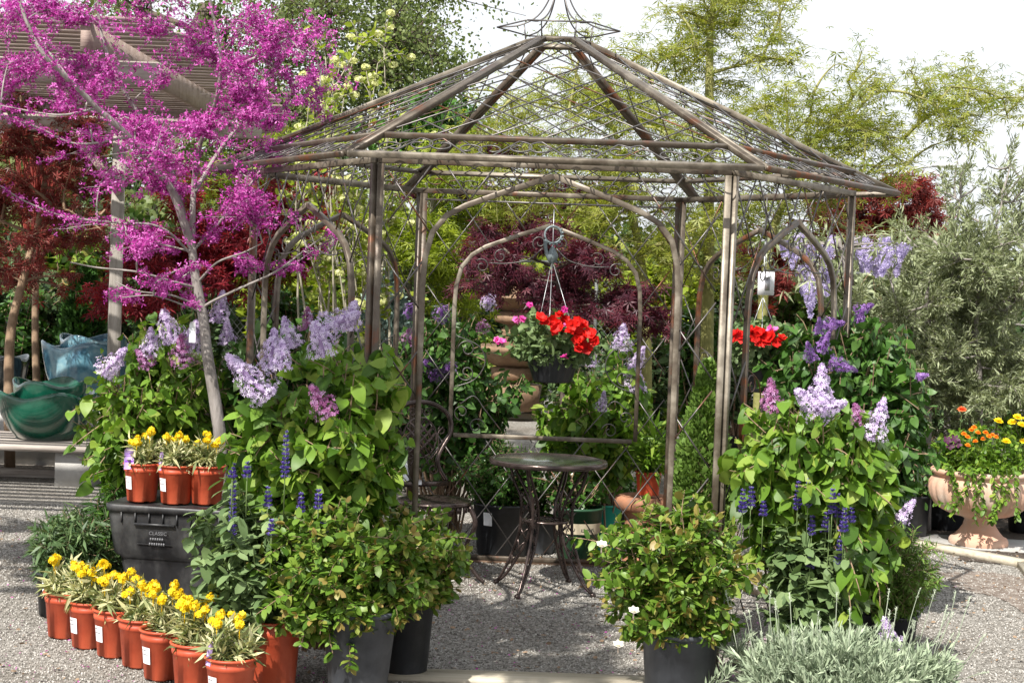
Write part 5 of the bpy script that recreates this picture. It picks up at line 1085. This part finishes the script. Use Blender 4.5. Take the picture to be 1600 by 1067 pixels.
for xx, yy in ((pp[0], 13.0), (-6.6, 13.0), (-6.6, 9.3)): mb = MB(); tube(mb, [(xx, yy, -.02), (xx, yy, 1.4), (xx, yy, PZ-.23)], .05, sq=True); mb.build('pergola_post', M['post_wood'], pg)
mb = MB(); tube(mb, [(pp[0]+.03, 12.95, 2.25), (pp[0]-.35, 12.95, PZ-.22)], .03, sq=True); mb.build('brace', M['wood_pink'], pg)

# ------------------------------------------------------------------ bench with glazed bowls at left
BDp = 12.4
bz = float(P(60, 695, BDp)[2])
bn = thing('display_bench', 'low weathered plank bench on concrete blocks holding the glazed bowls', 'bench', (P(60, 695, BDp)[0], BDp+.4, 0))
for k in range(4):
    mb = MB(); box(mb, (P(20, 695, BDp)[0]-.1, BDp+.1+k*.25, bz-.025), (2.3, .235, .05), r=g.random()); mb.build('plank', M['wood_grey'], bn)
for xx in (P(112, 720, BDp)[0], P(-150, 720, BDp)[0]): mb = MB(); box(mb, (xx, BDp+.5, (bz-.05)/2), (.28, .9, bz-.05)); mb.build('concrete_block', M['concrete'], bn)
timber('timber_edging', G(-120, 738), G(150, 748), .09, .06, M['wood_grey'], 'grey timber edging on the gravel below the plank bench')
def bowl(label, c, R, h, mat, inner=.02, waves=4, amp=.055, phase=0, n=80):
    t = thing('glazed_bowl', label, 'glazed bowl', c, 'wavy rimmed glazed garden bowls')
    pr = np.array([(0, 0), (.48, 0), (.60, .03), (.78, .25), (.92, .55), (.99, .85), (1.0, .95), (1.0, 1.0), (.97, 1.015), (.94, .99), (.90, .8), (.75, .35), (.5, .12), (0, .1)])*[R, h]
    def md(Rr, Z, a):
        w_ = amp*.65*(.5-.5*np.cos(a*waves+2*phase))*(Z/h)**3; return Rr*(1-.06*np.cos(a*waves+2*phase)*(Z/h)**2), Z+w_
    mb = MB(); lathe(mb, pr, c, n, md); mb.build('bowl', M[mat], t, True); return t
bA = P(66, 690, 12.75); bowl('large dark green glazed bowl with a wavy rim at the front of the bench', (bA[0], 12.85, bz), .37, .33, 'glaze_green', phase=.5, amp=.08)
bB = P(62, 690, 12.75); bowl('smaller green glazed bowl nested inside the large green bowl', (bA[0]+.02, 12.86, bz+.06), .28, .36, 'glaze_green', phase=1.9, amp=.07)
shelf_z = .42
bC = P(135, 600, 14.0); bowl('large sky blue glazed bowl with a wavy rim behind the green bowls', (bC[0], 14.0, .47), .36, .50, 'glaze_blue', phase=.9, amp=.09)
bowl('second blue glazed bowl nested in the large sky blue bowl', (bC[0]+.05, 14.0, .64), .28, .40, 'glaze_blue', phase=2.1, amp=.07)
mb = MB(); box(mb, (bC[0]-.2, 14.05, .235), (1.6, .75, .47)); tag(mb.build('display_plinth', M['concrete']), 'rough concrete plinth under the blue glazed bowls', 'plinth')
bD = P(-8, 600, 13.6); bowl('dark glazed bowl cut by the left edge of the view behind the green bowl', (bD[0]-.1, 14.0, .47), .25, .38, 'glaze_dark', phase=.2)
# nursery stock beyond the bench
g = np.random.default_rng(160)
for k, (x, D, y, rx, ry, mt, lab) in enumerate([(30, 15.5, 500, 45, 60, 'box_leaf', 'dark green broad nursery shrub behind the green bowl'), (80, 16, 480, 40, 50, 'far_leaf', 'dull green nursery shrub left of the cone yew'), (200, 16, 480, 40, 50, 'rosemary', 'grey green nursery shrub right of the pergola post'),
                                               (250, 15, 480, 40, 50, 'lilac_dark', 'leafy green nursery shrub behind the redbud trunk'), (300, 17, 460, 40, 50, 'far_leaf', 'dark nursery shrub far behind the redbud trunk'), (450, 15, 490, 40, 50, 'lilac_dark', 'green nursery shrub inside the left gazebo side'), (520, 16, 480, 40, 50, 'maple_lime', 'yellow green nursery shrub behind the left gazebo arch'),
                                               (1010, 15, 560, 50, 50, 'rosemary', 'grey green nursery shrub right of the back arch'), (1090, 14, 530, 45, 60, 'box_leaf', 'dark green shrub behind the columnar conifer'), (1150, 15, 500, 50, 50, 'rosemary', 'grey green shrub behind the right hanging basket'), (1220, 15.5, 470, 60, 30, 'conifer', 'flat layered yellow green pine behind the white hanging tag'), (1290, 15, 480, 50, 35, 'conifer', 'flat layered yellow green pine right of the white hanging tag')]):
    shrub_in_pot(161+k, 'nursery_shrub', lab, GD(x, D)*[1, 1, 0], (.2, .17, .35, 'black_pot'), P(x, y, D), (S(rx, D), .4, S(ry, D)), 40, mt, OVAL, .07, .05, 3, nsh=6, shoot=.25, r0=.01, group='nursery shrubs behind')

for k, (x, D, y, rx, ry, mt, lab) in enumerate([(20, 18.5, 430, 60, 60, 'rosemary', 'dull green screen shrub far left beyond the bench'), (110, 19, 400, 60, 60, 'rose_leaf', 'olive brown screen shrub behind the moss basket'), (210, 19.5, 400, 60, 60, 'far_leaf', 'dark screen shrub just right of the pergola post'), (320, 20, 390, 60, 60, 'rosemary', 'dull green screen shrub behind the redbud fork'), (430, 19, 440, 60, 45, 'maple_lime', 'lime green screen shrub behind the left gazebo corner'), (540, 20, 420, 60, 60, 'rose_leaf', 'olive screen shrub behind the pale stemmed shrub'), (650, 21, 430, 60, 55, 'far_leaf', 'dark screen shrub behind the back left posts'), (760, 22, 410, 55, 50, 'rosemary', 'grey green screen shrub above the fountain'), (1030, 19, 450, 60, 55, 'maple_lime', 'lime screen shrub behind the right back jamb'), (1120, 20, 460, 60, 50, 'far_leaf', 'dark screen shrub behind the right back post'), (1215, 19, 440, 60, 45, 'olive_leaf', 'pale olive screen shrub behind the white hanging tag'), (1330, 18, 470, 60, 50, 'olive_leaf', 'pale olive screen shrub behind the wisteria'), (1450, 18, 500, 70, 60, 'olive_leaf', 'pale olive screen shrub behind the left olive tree'), (1570, 19, 500, 70, 60, 'rosemary', 'grey green screen shrub behind the tall olive tree')]):
    shrub_in_pot(301+k, 'screen_shrub', lab, GD(x, D)*[1, 1, 0], None, P(x, y, D), (S(rx, D), .6, S(ry, D)), 50, mt, CLUMP, .10, .075, 4, nsh=8, shoot=.35, r0=.014, group='screen shrubs along the back fence')

# ------------------------------------------------------------------ fountain, far bed
D = 19.5; fb = GD(800, D); fb[2] = 0
ft = thing('tiered_fountain', 'brown tiered clay fountain seen through the back arch', 'fountain', fb)
def zf(y): return float(P(800, y, D)[2])
prof = [('basin', [(0, zf(640)), (.30, zf(640)), (.34, zf(600)), (.12, zf(598)), (.26, zf(592)), (.29, zf(575)), (.2, zf(573)), (.25, zf(571)), (.50, zf(548)), (.52, zf(540)), (.47, zf(545)), (.1, zf(550))]),
        ('middle_bowl', [(.1, zf(552)), (.14, zf(530)), (.17, zf(515)), (.10, zf(508)), (.24, zf(503)), (.26, zf(495)), (.2, zf(488)), (.12, zf(486))]),
        ('top_bowl', [(.12, zf(488)), (.2, zf(482)), (.30, zf(474)), (.43, zf(466)), (.44, zf(463)), (.40, zf(465)), (.1, zf(470)), (.06, zf(450)), (.09, zf(440)), (0, zf(432))])]
for nm_, pr in prof: mb = MB(); lathe(mb, pr, (fb[0], fb[1], 0), 40); mb.build(nm_, M['terra_brown'], ft, True)
mb = MB(); 
D3 = 18.0
timber('timber_edging', G(735, 652), G(1100, 668), .1, .08, M['wood_new'], 'pale timber edging of the far bed with green nursery pots')
for k, (x, mt) in enumerate(((738, 'green_pot'), (784, 'green_pot'), (832, 'green_pot'))):
    bp = G(x, 652); bp = np.array([bp[0], bp[1]+.35, 0]); D4 = bp[1]
    t, pot, tips = shrub_in_pot(180+k, 'potted_rose', ('potted rose on the far bed, leftmost of three green banded pots', 'potted rose with a coral bloom, middle of the three green banded pots', 'potted rose on the far bed, rightmost of three green banded pots')[k], bp, (.13, .105, .24, mt), P(x, 615, D4), (S(32, D4), .2, S(18, D4)), 30, 'rose_leaf', OVAL, .045, .04, 3, nsh=5, group='potted roses on the far bed')
    mb = MB(); lathe(mb, [(.118+.004, .12), (.124+.004, .18)], (0, 0, 0), 24); bo = mb.build('printed_band', M['band'], pot, True); bo.matrix_parent_inverse = Matrix.Identity(4)
    g = np.random.default_rng(k); mb = MB(); ball_of(mb, g, P(x+5, 620 if k == 1 else 607, D4-.2), .03, 14, .025); mb.build('rose_bloom', M['coral_fl'], t)
g = np.random.default_rng(190)
# bed of mixed shrubs around the fountain
for k, (x, y, D, rx, ry, mt, lab) in enumerate([(690, 600, 18, 40, 40, 'lilac_dark', 'dark shrub left of the fountain'), (900, 590, 19, 50, 40, 'rosemary', 'grey green shrub right of the fountain'), (1040, 600, 17, 50, 40, 'rose_leaf', 'reddish green shrub behind the right jamb of the back arch'), (840, 540, 21, 45, 40, 'lilac_dark', 'dark green shrub behind the fountain'), (740, 560, 21, 45, 40, 'rose_leaf', 'olive green shrub behind the fountain on its left'), (970, 560, 20, 50, 45, 'far_leaf', 'dull green shrub behind the lilac in the back arch'), (1500, 640, 16, 60, 25, 'rosemary', 'low grey shrub under the olive trees')]):
    shrub_in_pot(191+k, 'bed_shrub', lab, GD(x, D)*[1, 1, 0], None, P(x, y, D), (S(rx, D), .5, S(ry, D)), 40, mt, OVAL, .075, .06, 3, nsh=6, shoot=.3, r0=.01, group='shrubs in the far bed')

# chain link fence at the back
fx0, fx1 = G(300, 560), G(1450, 600)
fe = thing('chain_link_fence', 'grey chain link fence far behind the gazebo', 'fence', (0, 26, 0))
mb = MB()
for s in (-1, 1):
    for k in range(190):
        xa = -9.5+k*.1; z1 = 1.9; tube(mb, [(xa, 26, 0.05), (xa+s*1.85*.8, 26, z1)], .0035, 3, cap=False)
mb.build('mesh_panel', M['fence_grey'], fe)
for k in range(8): mb = MB(); tube(mb, [(-9.5+k*2.7, 26, 0), (-9.5+k*2.7, 26, 1.95)], .03, 8); mb.build('fence_post', M['fence_grey'], fe)
mb = MB(); tube(mb, [(-9.5, 26, 1.93), (9.5, 26, 1.93)], .022, 8); mb.build('top_rail', M['fence_grey'], fe)

# ------------------------------------------------------------------ house and white van sized shed far right
def house(label, x, D, wpx, ytop, yroof, mat, name='house', hgt=2.6):
    c = GD(x, D); wd_ = S(wpx, D); z1 = max(1.2, float(P(x, ytop, D)[2])); z2 = float(P(x, yroof, D)[2])
    t = thing(name, label, 'building', c); mb = MB(); box(mb, (c[0], c[1]+2.5, z1/2), (wd_, 5, z1)); mb.build('wall', M[mat], t)
    mb = MB(); X, Y = wd_/2+.3, c[1]-.3; V = [(c[0]-X, Y, z1), (c[0]+X, Y, z1), (c[0]+X, Y+5.6, z1), (c[0]-X, Y+5.6, z1), (c[0]-X+1, Y+2.8, z2), (c[0]+X-1, Y+2.8, z2)]
    mb.add(V, [np.array([[0, 1, 5, 4], [2, 3, 4, 5], [0, 3, 2, 1]]), np.array([[1, 2, 5], [3, 0, 4]])]); mb.build('roof', M['roofing'], t)
    for k in (-.3, .3): mb = MB(); box(mb, (c[0]+k*wd_, c[1]-.01, z1*.55), (.9, .06, .9)); mb.build('window', M['pane'], t)
    return t
house('low grey house with a shingle roof far behind the right gazebo side', 1130, 38, 420, 470, 425, 'grey_paint')
house('white building far off behind the olive trees at the right edge', 1640, 36, 300, 545, 515, 'white_paint')

# street lamp
D = 34; lp = GD(1395, D); lp[2] = 0
t = thing('street_lamp', 'pale street lamp with a long curved arm against the sky at right', 'street lamp', lp)
a_ = P(1395, 290, D); mb = MB(); tube(mb, [lp, (lp[0], lp[1], a_[2])], [.08, .05], 8); mb.build('lamp_post', M['galv'], t, True)
mb = MB(); tube(mb, spl([(lp[0], lp[1], a_[2]-.02), P(1412, 272, D), P(1430, 264, D), P(1468, 259, D)], 6), .022, 6); mb.build('arm', M['galv'], t, True)
lc = P(1474, 259, D); mb = MB(); lathe(mb, [(0, -.045), (.12, -.04), (.16, 0), (.13, .05), (0, .07)], (0, 0, 0), 20, lambda R, Z, a: (R*(1+.6*np.cos(a)**2), Z)); o = mb.build('lamp_head', M['white_paint'], t, True); o.location = lc; o.parent = None; adopt(o, t)

# ------------------------------------------------------------------ the big urn at right
uc = G(1538, 858); uc = np.array([uc[0], uc[1]+.15, 0]); UD = uc[1]
ut = thing('terracotta_urn', 'large ribbed weathered terracotta urn on a round foot at the right edge', 'urn', uc)
R_ = S(158, UD)/2; zt = float(P(1538, 733, UD)[2])
print('urn', uc, R_, zt)
def md(R, Z, a):
    k = np.clip((Z-zt*.38)/(zt*.06), 0, 1)*np.clip((zt*.88-Z)/(zt*.05), 0, 1); return R*(1+.035*np.abs(np.sin(a*13))*k-.02*k), Z
pr = [(0, .0), (.55*R_, 0), (.575*R_, .015), (.575*R_, .04), (.545*R_, .06), (.48*R_, .07), (.40*R_, .10), (.32*R_, .14), (.29*R_, .18), (.29*R_, zt*.36), (.36*R_, zt*.38), (.38*R_, zt*.395), (.58*R_, zt*.415), (.76*R_, zt*.47),
      (.90*R_, zt*.55), (.98*R_, zt*.65), (1.01*R_, zt*.75), (1.0*R_, zt*.82), (.96*R_, zt*.87), (.90*R_, zt*.89), (.90*R_, zt*.91), (.96*R_, zt*.935), (.99*R_, zt*.96), (.985*R_, zt*.985), (.95*R_, zt), (.86*R_, zt), (.8*R_, zt*.93), (0, zt*.9)]
mb = MB(); lathe(mb, pr, uc, 156, md); mb.build('urn_body', M['terracotta'], ut, True)
g = np.random.default_rng(200); wd, lf = MB(), MB()
cc = uc+[0, 0, zt+.13]; pn, dn, _ = bush(g, wd, uc+[0, 0, zt*.9], cc, (R_*1.0, R_*.9, .17), 80, 4, .03, shoot=.1, r0=.003, spread=R_*.4, t0=.2)
for k in range(9):
    x = 1478+k*13+g.uniform(-4, 4); s0 = P(x, 735, UD-R_*.93); st = spl([s0+[0, .1, .03], s0+[0, -.03, .0], s0+[g.normal()*.03, -.03, -.12-.1*g.random()], s0+[g.normal()*.04, -.02, -.22-.14*g.random()]], 4); tube(wd, st, .0015, 3); p, d = nodes_of(st, .02); pn = np.vstack([pn, p]); dn = np.vstack([dn, d])
leaves(lf, g, pn, dn, OVAL, .035, .3, per=3, droop=.3, flat=.6)
for (x, y, mt, sz) in [(1503, 640, 'coral_fl', .034)]+[(x, y, 'yellow_fl', .036) for x, y in ((1572, 690), (1582, 660), (1596, 664), (1600, 690), (1560, 658), (1605, 655), (1590, 652), (1618, 680))]+[(x, y, 'orange_fl', .022) for x, y in ((1518, 672), (1528, 676), (1512, 683), (1524, 690), (1536, 686), (1545, 682), (1551, 680), (1512, 696), (1540, 676), (1522, 668), (1506, 678), (1556, 683))]:
    mb = MB(); q = P(x, y, UD-R_*.6+g.uniform(-.1, .1))
    for n_, s_, cu in ((8, 1, .1), (7, .8, .35), (6, .6, .7), (5, .4, 1.1), (4, .22, 1.4)): inst(mb, _flor(n_, .4, cu), [q+[0, 0, .01*(1-s_)]], frames(np.array([[1., g.normal()*.4, 0]]), nrm(np.array([[g.normal()*.15, -.45, 1.]]))), sz*s_, .35+.5*g.random())
    tube(wd, [q, q+[0, .02, -.09 if mt != 'coral_fl' else -.18]], .002, 4, r=.5); mb.build('bloom', M[mt], ut)
wd.build('stem', M['stem_green'], ut); lf.build('foliage', M['lilac_leaf'], ut)
for x, y in ((1480, 688), (1492, 686), (1484, 697), (1496, 694)):
    mb = MB(); q = P(x, y, UD-R_*.7); inst(mb, FLOR5, [q], frames(np.array([[1., 0, 0]]), np.array([[0, -.8, .5]])), .034, .5); mb.build('pansy_bloom', M['pansy'], ut)
t_, _, _ = shrub_in_pot(201, 'nursery_shrub', 'bright green leafy shrub behind the urn at the right edge', GD(1600, 12.6)*[1, 1, 0], (.18, .15, .35, 'black_pot'), P(1600, 660, 12.6), (S(45, 11), .25, S(40, 11)), 40, 'lilac_leaf', OVAL, .05, .04, 3)
shrub_in_pot(202, 'potted_lavender', 'grey twiggy plant spilling by the left side of the urn rim', GD(1470, 11.95)*[1, 1, 0], (.19, .16, .34, 'black_pot'), P(1470, 722, 11.75), (S(35, 11), .2, S(25, 11)), 40, 'grey_leaf', LANCE, .035, .02, 3)
shrub_in_pot(203, 'potted_shrub', 'weedy green plant in a black pot left of the urn', GD(1418, 11.5)*[1, 1, 0], (.15, .13, .30, 'black_pot'), P(1425, 735, 11.5), (S(45, 10), .25, S(55, 10)), 26, 'lilac_dark', OVAL, .05, .045, 2)
shrub_in_pot(204, 'potted_shrub', 'leafy plant in a black pot between the lilac and the urn', GD(1510, 12.3)*[1, 1, 0], (.17, .15, .29, 'black_pot'), P(1400, 700, 11.9), (S(40, 10), .25, S(55, 10)), 26, 'rose_leaf', OVAL, .045, .04, 2)
shrub_in_pot(205, 'potted_shrub', 'dark plant in a black pot right behind the urn foot', GD(1610, 11.9)*[1, 1, 0], (.17, .15, .29, 'black_pot'), P(1605, 770, 11.8), (S(30, 10), .2, S(35, 10)), 20, 'lilac_dark', OVAL, .05, .045, 2)
q = P(1398, 793, 11.0); t = thing('petunia_bloom', 'single white petunia bloom with a dark red throat above the black pot', 'flower', q); mb = MB(); inst(mb, _flor(5, .5, .3), [q], frames(np.array([[1., 0, 0]]), np.array([[-.1, -1, .4]])), .05, .8); tube(mb, [q+[0, .01, -.0], q+[0.01, .08, -.16], (q[0]+.02, q[1]+.2, .25)], .003, 4); mb.build('petals', M['white_fl'], t)
mb = MB(); inst(mb, _flor(5, .4, .3), [q+[0, -.012, .004]], frames(np.array([[1., 0, 0]]), np.array([[-.1, -1, .4]])), .018, .4); mb.build('throat', M['maple_crimson'], t)
timber('timber_edging', G(1392, 846), G(1600, 886), .10, .045, M['wood_new'], 'pale timber edging on the gravel in front of the urn')
timber('timber_edging', G(1598, 884), G(1660, 960), .09, .04, M['wood_new'], 'short pale timber edging turning towards the viewer at the right edge')
mb = MB(); c0 = G(1538, 856); box(mb, (c0[0]+.1, c0[1]+.12, .006), (1.0, .55, .012), rz=-.2); tag(mb.build('stepping_slab', M['concrete']), 'flat concrete slab under the foot of the urn', 'slab')
def patch(name, pts, z, mat, kind, label, seed=0, rough=.05, n=120):
    g = np.random.default_rng(seed); pts = spl(np.vstack([pts, pts[:1]]), 12)[:-1]; c = pts.mean(0); out = []
    for k, p in enumerate(pts): d = p-c; out.append(c+d*(1+rough*math.sin(k*1.7)+rough*g.normal()))
    out = np.array(out); out[:, 2] = z; V = np.vstack([c*[1, 1, 0]+[0, 0, z], out]); m_ = len(out)
    mb = MB(); mb.add(V, np.array([[0, 1+k, 1+(k+1) % m_] for k in range(m_)])); return tag(mb.build(name, mat), label, kind=kind)
patch('soil_patch', np.array([G(1470, 895), G(1530, 893), G(1600, 905), G(1660, 940), G(1620, 965), G(1560, 935), G(1500, 920)]), .004, M['dirt'], 'structure', 'dark spilled soil on the gravel path in front of the urn', 3)
patch('bed_soil', np.array([G(1395, 842), G(1500, 862), G(1640, 885), (9, 11, 0), (9, 17, 0), (2.6, 17, 0)]), .006, M['soil'], 'structure', 'dark soil of the planting bed behind the urn', 4, .005)
g = np.random.default_rng(7)

# ------------------------------------------------------------------ silver lavender, santolina, rosemary
def lavender(seed, label, base, c, rad, n, nsp, spike_px):
    g = np.random.default_rng(seed); base = np.array(base, float); t = thing('lavender_plant', label, 'lavender', base); wd, lf, sp = MB(), MB(), MB(); c = np.array(c)
    pn, dn, tips = bush(g, wd, base+[0, 0, .05], c, rad, n, 5, .022, shoot=.10, r0=.0025, up=.05, t0=.35, spread=rad[0]*.35, rise=1.0)
    leaves(lf, g, pn, dn, LANCE, .040, .25, out=.6, along=1.0, droop=-.3, flat=.2, per=4)
    wd.build('stem', M['stem_silver'], t); lf.build('foliage', M['grey_leaf'], t)
    for (x, y) in spike_px:
        e = P(x, y, c[1]+g.uniform(-.2, .2)); b = c+(e-c)*[.88, 1, .2]; b[1] = e[1]+g.uniform(0, .1); mb = MB(); st = curve(b, e, g, lift=.05, wob=.04, n=7); tube(mb, st, .0017, 4); n_ = 26
        tt = g.random(n_); pos = e-nrm(e-st[-3])*(tt*.05)[:, None]; a = g.random(n_)*6.28; dv = np.stack([np.cos(a), np.sin(a), .8+0*a], 1); inst(mb, LANCE, pos, frames(dv, g.normal(size=(n_, 3))), .011, .5)
        mb.build('flower_stalk', M['stem_silver'], t)
g = np.random.default_rng(210)
sp = [(g.uniform(1125, 1500), g.uniform(915, 1000)) for _ in range(40)]+[(1516, 932), (1490, 955), (1540, 990), (1438, 918), (1545, 1050)]
lavender(211, 'low spreading silver grey lavender with thin flower stalks at the bottom right', GD(1320, 6.3)*[1, 1, 0], P(1325, 1052, 6.3), (S(195, 6.3), .4, S(55, 6.3)), 280, 0, sp)
t, _, _ = shrub_in_pot(212, 'rosemary_bush', 'green rosemary like bush with upright needle shoots between the salvia and the path', GD(1385, 7.7)*[1, 1, 0], (.14, .12, .22, 'black_pot'), P(1388, 885, 7.6), (S(80, 7.6), .28, S(68, 7.6)), 120, 'conifer', LANCE, .034, .016, 3, nsh=6)
t, pot, _ = shrub_in_pot(213, 'rosemary_bush', 'spiky green bush in a dark blue pot at the left end of the wallflower row', GD(88, 7.95)*[1, 1, 0], (.10, .085, .22, 'black_pot'), P(125, 850, 8.0), (S(62, 8), .22, S(52, 8)), 46, 'rosemary', LANCE, .07, .022, 3, nsh=5, shoot=.16)
sticker(pot, lambda z: .088+.014*z/.22, .12, .19, -math.pi/2-.3, .045, lines=0)
for ch in pot.children: ch.matrix_parent_inverse = Matrix.Identity(4)
shrub_in_pot(214, 'potted_shrub', 'green weedy shrub between the black bin and the spiky bush', GD(170, 8.5)*[1, 1, 0], (.12, .1, .2, 'black_pot'), P(165, 810, 8.5), (S(35, 8.5), .2, S(60, 8.5)), 26, 'lilac_dark', LANCE, .07, .03, 3)
# trees outside the frame on the sunny side, whose dappled shade falls on the gravel
def shade(seed, x, y, z, R_, n, label, ht=3.2):
    g = np.random.default_rng(seed); bx = x-.3
    tree('shade_tree', label, 'tree', (bx-.6, y-.3, 0), np.array([(bx-.6, y-.3, 1.2), (bx-.4, y-.2, z-1.2), (x, y, z-.3)]), [((x+g.normal()*R_*.6, y+g.normal()*R_*.6, z+g.normal()*.35), (R_*.5, R_*.5, .3), 15) for _ in range(n)], 'lilac_dark', MAPLE, .10, .07, 4, seed=seed, r0=.06, r1=.03)
shade(220, -4.3, 7.0, 3.6, .9, 10, 'slender leafy tree standing just outside the left edge')
shade(221, -1.75, 4.9, 4.0, .8, 13, 'slender leafy tree standing left of the viewer, above the frame')
# fallen petals and leaf litter
g = np.random.default_rng(230); mb = MB(); n = 1500
pos = np.stack([g.normal(-1.2, 1.3, n), g.uniform(6.6, 10.5, n), np.full(n, .010)], 1); inst(mb, OVAL, pos, frames(g.normal(size=(n, 3))*[1, 1, .1], np.array([0, 0, 1.])+g.normal(size=(n, 3))*.4), g.uniform(.006, .016, n), g.random(n)); tag(mb.build('fallen_petals', M['redbud']), 'scattered fallen magenta petals on the gravel', kind='stuff')
mb = MB(); n = 2600; pos = np.stack([g.uniform(-3.4, 3.6, n), g.uniform(6.6, 11.5, n), np.full(n, .010)], 1); inst(mb, OVAL, pos, frames(g.normal(size=(n, 3))*[1, 1, .1], np.array([0, 0, 1.])+g.normal(size=(n, 3))*.5), g.uniform(.01, .03, n), g.random(n)); tag(mb.build('leaf_litter', M['bark_tan']), 'scattered dry brown leaf bits on the gravel', kind='stuff')
